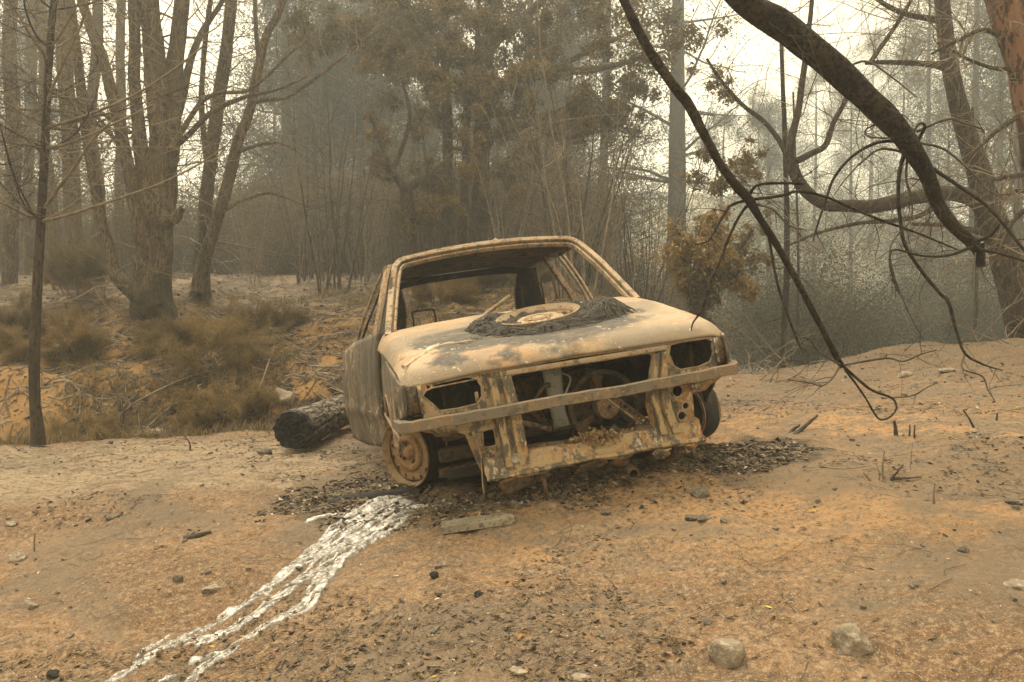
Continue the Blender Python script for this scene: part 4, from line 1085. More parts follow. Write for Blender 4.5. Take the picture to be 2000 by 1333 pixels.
# tall trunk with heavy side limbs behind it
D5 = 14.0
b0 = W(935, 560, D5); t5 = thing("heavy_limbed_tree", "tall tree in the centre with thick upswept limbs and olive brown leaf clumps", "tree", tuple(base_root(b0)))
limbs(t5, M['bark_brown'], [[(930, 600, 44), (934, 500, 38), (938, 400, 36), (940, 300, 34), (944, 210, 32), (948, 120, 30), (958, 20, 26), (965, -120, 20), (970, -300, 12)],
    [(942, 120, 26), (960, 92, 25), (985, 62, 22), (1015, 42, 20), (1045, 15, 17), (1080, -30, 13), (1120, -120, 9)],
    [(945, 190, 22), (1000, 160, 18), (1040, 150, 18), (1090, 142, 16), (1150, 138, 13), (1200, 128, 11), (1260, 112, 8), (1300, 100, 5)],
    [(1050, 148, 14), (1100, 126, 12), (1150, 100, 10), (1200, 78, 8), (1240, 60, 5)],
    [(940, 300, 24), (960, 270, 21), (1000, 254, 19), (1030, 240, 17), (1080, 222, 13), (1130, 205, 10), (1180, 200, 7)],
    [(1040, 240, 12), (1070, 264, 12), (1120, 268, 10), (1160, 256, 7)],
    [(900, 292, 6), (870, 288, 7), (880, 290, 8), (936, 292, 10)],
    [(955, 70, 15), (930, 40, 12), (900, 0, 10), (880, -60, 8)],
    [(945, 220, 14), (910, 190, 12), (880, 170, 10), (850, 120, 8), (830, 60, 6)],
    [(860, 620, 26), (868, 480, 24), (872, 380, 22), (874, 250, 20), (868, 120, 17), (862, 0, 14), (858, -150, 9)],
    [(905, 600, 20), (903, 450, 18), (910, 330, 17), (912, 220, 15), (930, 120, 12), (935, 0, 9)]], D5, None, 9, 1.2, .009)
clumps(t5, M['leaf_olive'], "crown", [(905, 110, 40, 1.6), (960, 130, 38, 1.6), (1030, 135, 34, 1.4), (1000, 190, 30, 1.2), (930, 195, 32, 1.2), (990, 225, 26, 1), (1130, 200, 40, 1.8), (1165, 232, 42, 1.8), (1195, 205, 34, 1.4), (1220, 240, 30, 1), (1110, 240, 28, 1), (800, 60, 50, 2), (760, 30, 50, 2), (840, 20, 46, 1.6), (820, 110, 34, 1.2), (950, 40, 40, 1.2), (1060, 60, 40, 1.0), (1110, 20, 44, 1.4), (900, 30, 40, 1.4), (1170, 50, 40, 1.0), (690, 50, 30, .9), (640, 80, 26, .9), (600, 90, 24, .9), (575, 60, 20, .7), (650, 20, 30, .9), (1220, 150, 30, .8), (1260, 170, 26, .7), (720, 90, 44, 1.3), (780, 130, 34, 1.0), (860, 60, 44, 1.4), (1000, 20, 50, 1.6), (1080, 90, 40, 1.1), (940, -30, 60, 1.5), (800, -40, 60, 1.5), (1150, -20, 60, 1.3), (1250, 60, 40, .9), (1290, 20, 44, 1.0), (1340, 60, 40, .8), (1320, 130, 34, .7), (870, 240, 34, 1.1), (830, 160, 34, 1.0), (760, 190, 30, .7)], D5, 780, .080)
clumps(t5, M['leaf_brown'], "crown", [(880, 80, 26, .8), (940, 165, 24, .8), (1040, 118, 24, .8), (985, 265, 26, 1), (1035, 290, 26, 1), (1005, 325, 24, 1), (1060, 250, 24, .8), (1035, 335, 22, .8), (990, 345, 20, .8), (975, 185, 24, .8)], D5 - .5, 480, .08)
clumps(t5, M['leaf_orange'], "crown", [(925, 200, 14, .6), (950, 190, 12, .5), (940, 215, 14, .6), (1010, 378, 20, .8), (895, 100, 16, .5), (1075, 262, 18, .6), (880, 90, 14, .5), (1040, 122, 16, .4)], D5 - .7, 480, .075)

clumps(t5, M['leaf_olive'], "crown", [(700, 40, 44, 1.6), (760, 80, 38, 1.3), (630, 70, 34, 1.1), (590, 30, 36, 1.1), (800, 20, 44, 1.4), (860, 110, 30, 1.0), (1130, 190, 34, 1.2), (1190, 215, 30, 1.0), (1080, 150, 36, 1.1), (1240, 110, 40, 1.0), (1160, 90, 36, 1.0), (1210, 20, 44, 1.1), (900, 20, 40, 1.2), (980, 60, 34, 1.0), (740, -20, 50, 1.4), (1060, 20, 36, 1.0), (1340, 60, 34, .8)], 11.0, 520, .07)
clumps(t5, M['leaf_brown'], "crown", [(880, 150, 28, .9), (835, 140, 24, .8), (790, 110, 26, .8), (955, 150, 26, .9), (1015, 150, 26, .9), (1030, 210, 24, .8), (720, 120, 24, .7), (1150, 240, 28, .9), (925, 260, 22, .7)], 11.2, 420, .075)

# hazy tall pine right of centre
def pine(u, v, D, h_px, w_px, lab, grp=None, mat='needle_dark', tmat='bark_grey', low=.25, n=26, dens=260, name="hazy_pine", seed=0, lean=0):
    rg = np.random.default_rng(100 + seed)
    g = base_root(W(u, v, D)); t = thing(name, lab, "tree", tuple(g), grp)
    H = h_px * D / F_PX; r0 = w_px * D / F_PX / 2
    P = catmull([(0, 0, -.3), (lean * .3, .05, H * .35), (lean * .7, -.05, H * .7), (lean, 0, H)], 8)
    MB().tube(P, r0 * np.linspace(1.1, .12, len(P)), 10, rough=.08, seed=seed).build("trunk", M[tmat], t)
    br = MB(); lf = MB()
    for i in range(n):
        q = low + (1 - low) * (i + rg.random()) / n
        p = P[min(int(q * (len(P) - 1)), len(P) - 2)]; a = rg.uniform(0, 6.28)
        L = H * .26 * (1 - q) ** .6 * rg.uniform(.5, 1.2) + .4
        d = np.array([math.cos(a), math.sin(a), rg.uniform(-.15, .45)])
        tips = []
        Q = grow(br, p, d, L, r0 * .22 * (1.15 - q), 1, rg, .25, .16, 4, 7, 4, tips)
        if dens: leaves(lf, np.vstack([Q[3:], np.array(tips)]), int(dens * 1.5), .20 + .06 * L, .17, rg, .16, droop=-.2)
    br.build("branches", M[tmat], t)
    if dens: lf.build("crown", M[mat], t)
    return t
pine(1322, 585, 27, 1150, 42, "thick grey blue trunk of a tall hazy pine right of the car roof", None, 'needle_dark', 'bark_grey', .28, 40, 240, "tall_pine", 1)
def pcopy(src, loc, rz, sc, label=None, group=None):
    c = src.copy(); COL.objects.link(c); c.location = loc; c.rotation_euler = (0, 0, rz); c.scale = (sc, sc, sc)
    if label: c['label'] = label
    if group: c['group'] = group
    for ch in list(src.children):
        k = ch.copy(); COL.objects.link(k); k.parent = c
        for g2 in list(ch.children):
            k2 = g2.copy(); COL.objects.link(k2); k2.parent = k
    return c
LP = "grey green pine dissolving in smoke deep in the wood"
GP = "pines in the smoke behind the car"
pa = pine(560, 520, 24, 820, 26, LP, GP, 'needle_dark', 'bark_grey', .16, 52, 420, "hazy_pine", 2)
pb = pine(1010, 540, 27, 900, 24, LP, GP, 'needle_dark', 'bark_grey', .22, 48, 380, "hazy_pine", 3, .8)
rg = np.random.default_rng(77)
spots = [(640, 25), (705, 30), (620, 35), (840, 33), (1110, 30), (540, 40), (800, 44), (1165, 34), (965, 36), (1035, 46), (740, 26), (890, 30), (1095, 38), (-40, 24), (60, 30), (-130, 30), (-220, 24), (1400, 48), (1500, 40), (680, 48), (590, 30), (730, 38), (880, 42), (-300, 32), (-420, 28)]
for k, (u, D) in enumerate(spots):
    X = (u - 1000) / F_PX * D
    pcopy((pa, pb)[k % 2] if k % 5 else pa, (X, D, float(ground(X, D))), rg.uniform(0, 6.28), rg.uniform(.75, 1.25), LP, GP)
LR = "blue grey pine fading in smoke beyond the right-hand trees"
pr = pine(1900, 640, 30, 1000, 20, LR, "pines beyond the right-hand trees", 'needle_dark', 'bark_grey', .08, 56, 420, "hazy_pine", 5)
for (u, D, s_) in ((1985, 26, .9), (2080, 33, 1.1), (1810, 40, 1.0), (1950, 44, 1.2), (1660, 46, .8), (1760, 60, 1.0), (1590, 52, .9), (1850, 40, .7), (2200, 26, 1.1), (2320, 30, 1.2), (1480, 60, .8), (1700, 70, 1)):
    X = (u - 1000) / F_PX * D
    pcopy(pr, (X, D, float(ground(X, D))), rg.uniform(0, 6.28), s_, LR, "pines beyond the right-hand trees")

# --- bare burnt saplings fanning out of the ground
def sapling_mesh(seed, n, H, r, spread):
    rg = np.random.default_rng(seed); out = []
    for i in range(n):
        mb = MB(); a = rg.uniform(0, 6.28); d = np.array([math.cos(a) * spread, math.sin(a) * spread, 1.0])
        h = H * rg.uniform(.6, 1.1)
        P = grow(mb, (math.cos(a) * .06, math.sin(a) * .06, -.05), d, h, r * rg.uniform(.6, 1.1), 0, rg, .25, .12, 0, 10, 5, None, .2)
        side_twigs(mb, P, 8, h * .22, r * .35, rg, 1, .2, None, 3, None, .3, 1, .25, 3)
        out.append(mb)
    return out
def sapling(loc, seed, n, H, r, spread, label, group, mat='twig', name="burnt_sapling"):
    t = thing(name, label, "sapling", loc, group)
    for mb in sapling_mesh(seed, n, H, r, spread): mb.build("stem", M[mat], t)
    return t
LS = "thin leafless burnt sapling in the hazy thicket behind the car"; GS = "burnt saplings in the thicket"
prot = [sapling((0, 30, -20), 200 + k, 4 + k, 3.4 + .4 * k, .020, .22 + .05 * k, LS, GS, 'twig' if k % 2 else 'twig_dark') for k in range(4)]
rg = np.random.default_rng(15)
first = [True] * 4
for k in range(74):
    u = rg.uniform(470, 1290) if k % 6 else rg.uniform(560, 760); D = rg.uniform(11.5, 19)
    if k < 16: u = rg.uniform(1060, 1290); D = rg.uniform(9.5, 14)
    if abs(u - 800) < 25 and D < 13: u += 60
    X = (u - 1000) / F_PX * D; loc = (X, D, float(ground(X, D))); j = int(rg.integers(0, 4))
    if first[j]:
        prot[j].location = loc; first[j] = False
    else: pcopy(prot[j], loc, rg.uniform(0, 6.28), rg.uniform(.5, 1.0), LS, GS)
# small bare shrubs that can be told apart on the shelf
sapling(tuple(on_ground(600, 546)), 301, 7, .75, .011, .45, "small leafless shrub alone on the burnt shelf left of the car roof", None, 'twig_dark', "bare_shrub")
sapling(tuple(on_ground(500, 560)), 302, 5, 1.0, .010, .3, "dry twiggy shrub at the bank edge right of the forked tree", None, 'twig', "bare_shrub")
for (u, v, h) in ((530, 500, 2.6), (556, 512, 2.8), (568, 512, 2.2), (455, 500, 2.4), (640, 505, 3.0)):
    g = on_ground(u, v) if True else None
    D = g[1]; h = h * D / 14
    t = thing("charred_pole", "thin black charred stem upright on the burnt shelf", "sapling", tuple(g), "thin charred stems on the shelf")
    mb = MB(); P = grow(mb, (0, 0, -.05), (rg.normal(0, .06), 0, 1), h, .022, 0, rg, .1, .08, 0, 9, 6); side_twigs(mb, P, 7, .5, .006, rg, 1, .1, None, 2); mb.build("stem", M['twig_dark'], t)

# --- orange-leaved bush right behind the car
rg = np.random.default_rng(91)
D6 = 9.0
b0 = W(1378, 640, D6); t6 = thing("orange_leaved_tree", "small tree with dense orange brown scorched leaves beside the car bonnet", "tree", tuple(base_root(b0)))
limbs(t6, M['bark_dark'], [[(1372, 700, 26), (1370, 650, 24), (1366, 590, 22), (1372, 530, 18), (1382, 470, 14), (1395, 410, 9)],
    [(1368, 600, 14), (1345, 560, 11), (1335, 510, 8)], [(1372, 540, 13), (1405, 520, 11), (1440, 490, 9), (1470, 450, 6)], [(1375, 520, 9), (1340, 470, 7), (1330, 440, 4)]], D6, None, 6, .5, .005)
clumps(t6, M['leaf_orange'], "crown", [(1345, 470, 34, 1.8), (1380, 440, 30, 1.5), (1335, 520, 28, 1.5), (1362, 500, 34, 1.8), (1410, 470, 28, 1.3), (1430, 500, 24, 1.1), (1452, 545, 24, 1.2), (1470, 575, 16, .7), (1440, 560, 20, .9), (1385, 590, 18, .7), (1345, 560, 24, 1.2), (1400, 430, 24, 1)], D6, 330, .066, depth=.28)
clumps(t6, M['leaf_olive'], "crown", [(1392, 540, 34, 1.5), (1365, 555, 30, 1.4), (1375, 600, 22, 1), (1420, 530, 26, 1), (1330, 490, 22, .9), (1400, 500, 30, 1.2), (1465, 500, 22, .8), (1380, 625, 16, .6)], D6 + .2, 270, .066, depth=.28)
clumps(t6, M['leaf_brown'], "crown", [(1470, 470, 22, .6), (1490, 440, 20, .5), (1500, 500, 18, .5), (1440, 320, 24, .9), (1465, 300, 20, .7), (1400, 330, 20, .7), (1360, 350, 22, .8), (1380, 300, 18, .6), (1420, 360, 18, .6), (1480, 340, 16, .5), (1420, 180, 22, .7), (1395, 150, 18, .6)], D6 + .6, 420, .06)

# --- right-hand trees
rg = np.random.default_rng(44)
D7 = 8.4
b0 = W(2012, 690, D7); t7 = thing("leaning_tree", "dark brown leaning tree at the right edge with a long horizontal limb", "tree", tuple(base_root(b0)))
limbs(t7, M['bark_dark'], [[(2030, 760, 78), (2010, 690, 62), (1988, 600, 57), (1960, 490, 54), (1932, 415, 52), (1912, 340, 42), (1890, 270, 37), (1868, 190, 33), (1850, 100, 30), (1840, 0, 27), (1832, -100, 24), (1826, -300, 15)],
    [(1945, 425, 44), (1918, 400, 38), (1890, 384, 33), (1850, 378, 29), (1800, 384, 28), (1750, 394, 29), (1700, 404, 27), (1650, 402, 24), (1610, 400, 22), (1572, 372, 24), (1550, 335, 22), (1540, 300, 20)],
    [(1540, 305, 17), (1548, 262, 15), (1560, 210, 13), (1568, 150, 12), (1574, 110, 11), (1582, 40, 9), (1590, -40, 7)],
    [(1545, 320, 11), (1520, 272, 10), (1490, 236, 9), (1450, 205, 8), (1410, 160, 7), (1380, 115, 5)],
    [(1555, 315, 14), (1585, 300, 13), (1612, 284, 12), (1628, 240, 10), (1650, 200, 9), (1668, 160, 6)],
    [(1850, 385, 12), (1800, 420, 10), (1740, 432, 9), (1680, 436, 8), (1600, 455, 6), (1540, 480, 4)],
    [(1925, 455, 14), (1890, 448, 10), (1840, 440, 8), (1780, 438, 7)],
    [(1858, 140, 16), (1830, 128, 13), (1790, 124, 11), (1730, 122, 9), (1690, 124, 7)],
    [(1842, 40, 15), (1810, 36, 12), (1770, 28, 10), (1730, 10, 9), (1690, -20, 7)],
    [(1935, 405, 17), (1960, 384, 13), (1990, 372, 12), (2020, 372, 10)],
    [(1700, 122, 10), (1722, 90, 9), (1750, 50, 8), (1780, 0, 7), (1800, -40, 5)]], D7, None, 22, 1.0, .0055, 10, 2)
D8 = 6.4
rg = np.random.default_rng(45)
b0 = W(2060, 760, D8); t8 = thing("red_barked_tree", "trunk with peeling red bark in the top right corner", "tree", tuple(base_root(b0)))
limbs(t8, M['bark_red'], [[(2110, 860, 96), (2085, 700, 84), (2060, 500, 78), (2040, 340, 72), (2018, 210, 66), (1998, 110, 64), (1968, 20, 62), (1945, -60, 58), (1900, -250, 44)],
    [(2030, 320, 16), (2000, 340, 12), (1975, 345, 10), (1940, 352, 8)], [(2015, 210, 13), (1985, 230, 10), (1940, 262, 8), (1890, 310, 6)], [(2005, 130, 12), (1950, 135, 8), (1900, 120, 6), (1860, 100, 5)], [(2000, 110, 12), (1930, 60, 9), (1870, 80, 7), (1820, 105, 5)],
    [(2040, 400, 14), (1990, 420, 10), (1960, 470, 8), (1950, 520, 5)]], D8, None, 14, .9, .006, 12, 2)

# --- big overhanging limb in the foreground
rg = np.random.default_rng(46)
b0 = W(1440, -20, 3.3)
f1 = thing("overhanging_limb", "thick dark limb hanging diagonally across the top right foreground", "branch", tuple(b0))
of = np.array(f1.location)
P, r = traced([(1150, -520, 66), (1280, -240, 66), (1400, -60, 66), (1462, 10, 68), (1530, 52, 74), (1620, 125, 72), (1690, 190, 66), (1740, 240, 60), (1782, 292, 50), (1812, 345, 42), (1832, 400, 36), (1860, 440, 33), (1895, 472, 31), (1912, 488, 28)], np.r_[3.0, 3.1, 3.2, np.linspace(3.25, 3.9, 11)])
r = r * .73; P0, r0 = P, r
lim = MB().tube(P - of, r, 22, rough=.07, seed=4).build("limb", M['bark_limb'], f1)
P, r = traced([(1908, 478, 26), (1914, 500, 20), (1916, 522, 18)], 3.88)
MB().tube(P - of, r, 10, rough=.1).build("broken_stub", M['bark_limb'], f1)
def ftw(t, pts, D, mat, extra=0, L=.25, r0=.0018, name="twig", sides=7, lev=1):
    P, r = traced(pts, D); o = np.array(t.location)
    mb = MB().tube(P - o, np.maximum(r * .72, .0012), sides, rough=.15)
    if extra: extra *= 2
    if extra: side_twigs(mb, P - o, extra, L, r0, rg, lev, -.2, None, 2, sides=4)
    return mb.build(name, mat, t)
Dm = 3.6
for pts, ex in (([(1782, 292, 12), (1800, 262, 10), (1806, 246, 8), (1796, 242, 7), (1782, 262, 6)], 0),
    ([(1780, 284, 9), (1740, 276, 9), (1700, 284, 9), (1660, 310, 8), (1628, 350, 8), (1612, 395, 7), (1600, 430, 6), (1588, 470, 4)], 5),
    ([(1776, 300, 7), (1720, 292, 6), (1680, 320, 5), (1650, 352, 4), (1630, 380, 3)], 2),
    ([(1770, 290, 13), (1758, 330, 11), (1754, 380, 10), (1758, 430, 10), (1768, 480, 10), (1800, 530, 9), (1836, 574, 9), (1852, 590, 10), (1866, 640, 8), (1884, 690, 7), (1920, 712, 5), (1958, 724, 3)], 8),
    ([(1772, 310, 7), (1770, 350, 7), (1780, 390, 6), (1778, 430, 5), (1740, 480, 5), (1746, 540, 5), (1770, 600, 4), (1790, 640, 3), (1805, 664, 2)], 7),
    ([(1822, 330, 11), (1870, 362, 10), (1930, 405, 9), (1985, 470, 8), (2030, 530, 8)], 3),
    ([(1788, 278, 7), (1840, 290, 7), (1880, 320, 6), (1910, 350, 5), (1940, 378, 4), (1975, 380, 3)], 3),
    ([(1790, 258, 8), (1830, 240, 7), (1860, 232, 7), (1880, 240, 6), (1920, 255, 5), (1918, 282, 4)], 3),
    ([(1900, 482, 9), (1850, 500, 7), (1800, 500, 6), (1750, 488, 5), (1738, 500, 5), (1740, 530, 4), (1752, 570, 3)], 5),
    ([(1912, 470, 10), (1935, 460, 8), (1952, 440, 7)], 0), ([(1912, 488, 9), (1950, 495, 8), (2000, 510, 7), (2060, 530, 6)], 2),
    ([(1905, 495, 5), (1900, 540, 5), (1902, 590, 3)], 2), ([(1700, 175, 6), (1720, 230, 5), (1690, 255, 5), (1700, 268, 5), (1740, 270, 4)], 2),
    ([(1885, 688, 6), (1880, 720, 5), (1918, 735, 5), (1930, 762, 4), (1944, 785, 3)], 2), ([(1640, 140, 7), (1690, 120, 6), (1740, 150, 5), (1790, 190, 4)], 3)):
    ftw(f1, pts, np.linspace(Dm + .05, Dm - .25, len(pts)), M['bark_limb'] if pts[0][2] > 8 else M['twig_dark'], ex, .22)

tm = MB(); side_twigs(tm, P0 - of, 34, .5, .0026, rg, 2, -.3, None, 2, lo=.25, hi=1, wob=.45, sides=4)
tag(tm.build("twigs", M['twig_dark'], lim), kind="stuff")
# second, thinner branch reaching down in front of the bonnet
rg = np.random.default_rng(47)
b0 = W(1215, -10, 3.0)
f2 = thing("hanging_branch", "long thin kinked branch reaching down to the ground right of the car", "branch", tuple(b0))
of2 = np.array(f2.location)
P, r = traced([(1080, -330, 26), (1150, -160, 22), (1218, 0, 19), (1270, 102, 21), (1322, 176, 22), (1345, 205, 23), (1375, 262, 20), (1405, 318, 19), (1440, 366, 21), (1464, 392, 21), (1480, 420, 16), (1520, 484, 15), (1562, 560, 14), (1604, 640, 12.5), (1632, 695, 12), (1645, 716, 13)], np.r_[2.8, 2.9, np.linspace(3.0, 3.1, 14)])
MB().tube(P - of2, r * .9, 12, rough=.12, seed=9).build("limb", M['bark_limb'], f2)
for pts, ex in (([(1645, 714, 9), (1672, 738, 8), (1702, 762, 7.5), (1738, 776, 7), (1748, 785, 6), (1750, 800, 5), (1738, 815, 5), (1720, 820, 5), (1708, 808, 5), (1692, 780, 5), (1670, 748, 6), (1650, 722, 7)], 0),
    ([(1742, 777, 4), (1772, 775, 4), (1790, 770, 4), (1806, 760, 3), (1830, 748, 2)], 0), ([(1788, 771, 3), (1786, 780, 3), (1784, 790, 2)], 0),
    ([(1646, 714, 6), (1690, 706, 6), (1735, 700, 5.5), (1765, 706, 5), (1800, 692, 4), (1830, 684, 3)], 3),
    ([(1640, 712, 6), (1600, 688, 5), (1585, 668, 4), (1572, 660, 3)], 2), ([(1640, 716, 6), (1625, 740, 5), (1605, 754, 4), (1580, 748, 4), (1540, 742, 3)], 2),
    ([(1462, 390, 9), (1430, 400, 8), (1420, 410, 8), (1402, 440, 7), (1386, 468, 6), (1370, 476, 5), (1358, 478, 4)], 2),
    ([(1464, 396, 9), (1446, 420, 8), (1430, 450, 8), (1414, 490, 8), (1402, 520, 8), (1390, 545, 7), (1380, 580, 7), (1368, 610, 6), (1354, 630, 5), (1350, 646, 4)], 0),
    ([(1462, 384, 9), (1480, 362, 8), (1530, 358, 8), (1570, 360, 7)], 4), ([(1468, 390, 9), (1520, 384, 8), (1560, 374, 8), (1610, 384, 8), (1660, 405, 8), (1720, 430, 7), (1790, 455, 6), (1870, 488, 4)], 6),
    ([(1480, 400, 7), (1510, 410, 6), (1540, 440, 5), (1575, 450, 4)], 3), ([(1500, 455, 8), (1520, 560, 7), (1555, 660, 6), (1570, 690, 4)], 3)):
    ftw(f2, pts, np.linspace(3.08, 2.9, len(pts)), M['bark_limb'] if pts[0][2] > 7 else M['twig_dark'], ex, .2)

# fine dead twigs tangled right of the car
rg = np.random.default_rng(48)
for (u, v, D, n, lab) in ((1520, 720, 6.6, 9, "tangle of dry grey twigs at the crest right of the car"), (1440, 640, 7.6, 7, "fine leafless brush just right of the bonnet corner"), (1960, 640, 7.6, 8, "fine leafless brush at the foot of the leaning tree")):
    g = base_root(W(u, v, D)); t = thing("dry_brush", lab, "brush", tuple(g)); 
    for i in range(n):
        mb = MB(); a = rg.uniform(0, 6.28); grow(mb, (rg.normal(0, .2), rg.normal(0, .2), 0), (math.cos(a), math.sin(a), .7), rg.uniform(.5, 1.1), .006, 2, rg, -.3, .25, 3, 8, 4); mb.build("stem", M['twig'], t)

# --- yellowed young pines and ferny brush on the bank
def pine_bush(u, v, D, Rpx, lab, mat='needle', shoots=26, seed=0, hz=.8, grp=None, name="young_pine"):
    rg = np.random.default_rng(500 + seed); g = base_root(W(u, v, D)); Rm = Rpx * D / F_PX
    t = thing(name, lab, "shrub", tuple(g), grp); st = MB(); nd = MB()
    for i in range(shoots):
        a = rg.uniform(0, 6.28); q = rg.random() ** .6
        p0 = np.array([math.cos(a) * Rm * .3 * q, math.sin(a) * Rm * .3 * q, rg.uniform(0, .3) * Rm])
        d = np.array([math.cos(a) * (.9 * q + .2), math.sin(a) * (.9 * q + .2), hz * rg.uniform(.3, 1.2)])
        P = grow(st, p0, d, Rm * rg.uniform(.6, 1.15), .007, 0, rg, -.5, .22, 0, 9, 4)
        T = np.gradient(P, axis=0); T /= np.linalg.norm(T, axis=1)[:, None]
        needles(nd, P[2:], 210, .020, .105, rg, .0026, .1, T[2:])
        for j in (4, 6):
            Q = grow(st, P[j], T[j] + rg.normal(0, .6, 3), Rm * .35, .004, 0, rg, -.3, .2, 0, 6, 3)
            needles(nd, Q, 120, .020, .10, rg, .0026, .1)
    st.build("stem", M['twig'], t); nd.build("foliage", M[mat], t)
    return t
pine_bush(405, 700, 8.3, 125, "largest yellow green bush sprawling down the bank below the many-stemmed tree", 'needle', 34, 1, .55)
pine_bush(440, 790, 7.4, 80, "yellow green pine bush at the foot of the bank left of the log", 'needle', 24, 2, .5)
pine_bush(330, 640, 8.8, 55, "drab brush clinging to the charred foot of the many-stemmed tree", 'needle_brown', 20, 3)
pine_bush(165, 810, 7.0, 64, "yellow green bush at the gully edge right of the slim pine", 'needle', 20, 4, .5)
pine_bush(140, 700, 8.2, 70, "yellowed young pine halfway up the bank right of the slim pine", 'needle', 24, 5, 1.2)
pine_bush(150, 560, 10.0, 100, "tall brownish young pine on the bank left of the many-stemmed tree", 'needle_brown', 30, 6, 1.8)
pine_bush(20, 640, 8.8, 90, "brown green young pine at the left edge of the bank", 'needle_brown', 26, 7, 1.5)
pine_bush(20, 740, 8.0, 60, "low olive bush behind the foot of the slim pine", 'needle', 16, 8)
pine_bush(560, 640, 9.4, 44, "small brown brush on the open bank between the log and the forked tree", 'needle_brown', 14, 9)
pine_bush(860, 640, 10.5, 70, "olive bush seen through the car windscreen opening", 'needle', 26, 10, 1.0)
pine_bush(930, 610, 11.5, 70, "drab bush seen through the rear window beside the rear pillar", 'needle_brown', 24, 11, 1.3)
pine_bush(300, 560, 9.4, 26, "tuft of dry foliage against the many-stemmed tree trunk", 'needle_brown', 8, 12)
pine_bush(500, 600, 9.6, 40, "dry olive brush at the bank edge below the forked tree", 'needle_brown', 14, 13)
pine_bush(1040, 600, 12, 60, "pale olive bush seen through the far side window of the car", 'needle_brown', 20, 14, 1.4)
# leafy saplings beyond the crest on the right
def leafy(u, v, D, Hpx, Wpx, lab, grp, mat, n, seed, name="hazy_bush"):
    rg = np.random.default_rng(700 + seed); g = base_root(W(u, v, D)); t = thing(name, lab, "bush", tuple(g), grp)
    H, Wd = Hpx * D / F_PX, Wpx * D / F_PX; st = MB(); tips = []
    for i in range(9):
        a = rg.uniform(0, 6.28)
        grow(st, (rg.normal(0, Wd * .2), rg.normal(0, Wd * .2), -.1), (math.cos(a) * .45, math.sin(a) * .45, 1), H * rg.uniform(.6, 1.05), .02, 2, rg, .1, .2, 3, 7, 4, tips)
    st.build("stem", M['twig'], t)
    lf = MB(); leaves(lf, tips, int(n * 4), .22, .05, rg, .4); lf.build("foliage", M[mat], t)
    return t
LB = "grey green bush blurred by smoke in the hollow beyond the crest"; GB = "bushes in the smoky hollow"
ba = leafy(1560, 700, 13, 220, 140, LB, GB, 'leaf_grey', 4200, 1); bb = leafy(1700, 690, 15, 200, 140, LB, GB, 'leaf_grey', 4200, 2)
rg = np.random.default_rng(61)
for k in range(38):
    D = rg.uniform(16, 42); u = rg.uniform(1420, 2150); X = (u - 1000) / F_PX * D
    pcopy((ba, bb)[k % 2], (X, D, float(ground(X, D)) - .1), rg.uniform(0, 6.28), rg.uniform(.7, 1.25), LB, GB)
LB2 = "olive bush blurred by smoke on the shelf behind the thicket"
bc = leafy(700, 520, 20, 150, 120, LB2, "bushes behind the thicket", 'leaf_olive', 4200, 3)
for k in range(70):
    D = rg.uniform(17, 28); u = rg.uniform(430, 1320) if k < 44 else rg.uniform(-150, 430); X = (u - 1000) / F_PX * D
    pcopy(bc, (X, D, float(ground(X, D)) - .1), rg.uniform(0, 6.28), rg.uniform(.7, 1.5), LB2, "bushes behind the thicket")
for (u, w, D) in ((1528, 15, 9.8), (1552, 7, 12), (1900, 10, 13)):
    g = base_root(W(u, 700, D)); t = thing("charred_sapling", "straight charred trunk standing in the smoke beyond the crest" if w < 12 else "thickest charred trunk beyond the crest, behind the hanging branch", "tree", tuple(g), None if w > 12 else "charred trunks beyond the crest")
    h = 4.5; P = catmull([(0, 0, -.2), (.05, 0, h * .4), (-.05, 0, h)], 6); MB().tube(P, np.linspace(1, .5, len(P)) * w * D / F_PX / 2, 8, rough=.1).build("trunk", M['bark_black'], t)
    mb = MB(); side_twigs(mb, P, 10, .9, .007, rg, 2); tag(mb.build("branches", M['twig_dark'], t), kind="stuff")

def grass(name, mat, XY, h, seed, lean=.5, w=.004):
    rs = np.random.default_rng(seed); n = len(XY)
    c = np.stack([XY[:, 0], XY[:, 1], ground(XY[:, 0], XY[:, 1]) - .01], 1)
    a = rs.uniform(0, 6.28, n); L = h * rs.uniform(.4, 1.2, n)
    d = np.stack([np.cos(a) * lean, np.sin(a) * lean, np.ones(n)], 1) * rs.uniform(.6, 1.1, (n, 1)); d[:, :2] *= rs.uniform(.1, 1.8, (n, 1))
    b = np.stack([-np.sin(a), np.cos(a), 0 * a], 1) * w
    m = c + d * L[:, None] * .55; t = m + (d * [1.5, 1.5, .45]) * L[:, None] * .55
    V = np.stack([c - b, c + b, m + b * .8, m - b * .8, t], 1); i = 5 * np.arange(n)[:, None]
    return tag(MB().add(V.reshape(-1, 3), [i + np.array([[0, 1, 2, 3]]), i + np.array([[3, 2, 4]])]).build(name, M[mat]), kind="stuff")
def bank_spots(n, seed, thr=.05, r0=6.2, r1=14):
    rs = np.random.default_rng(seed); out = []; tot = 0
    while tot < n:
        r = np.exp(rs.uniform(math.log(r0), math.log(r1), n * 3)); t = np.radians(rs.uniform(-44, 8, n * 3)); X, Y = r * np.sin(t), r * np.cos(t)
        tt = Y - bank_foot(X); k = (tt > -.35) & (tt < 5.5) & (X < 1.2) & (rs.random(n * 3) < sstep(thr, thr + .35, fbm(X * 1.5, Y * 1.5, 0, 3, 88)))
        out.append(np.stack([X[k], Y[k]], 1)); tot += k.sum()
    return np.vstack(out)[:n]
grass("dry_grass", 'needle_brown', bank_spots(16000, 31), .16, 41)
grass("olive_grass", 'needle', bank_spots(6000, 32, .12), .15, 42)

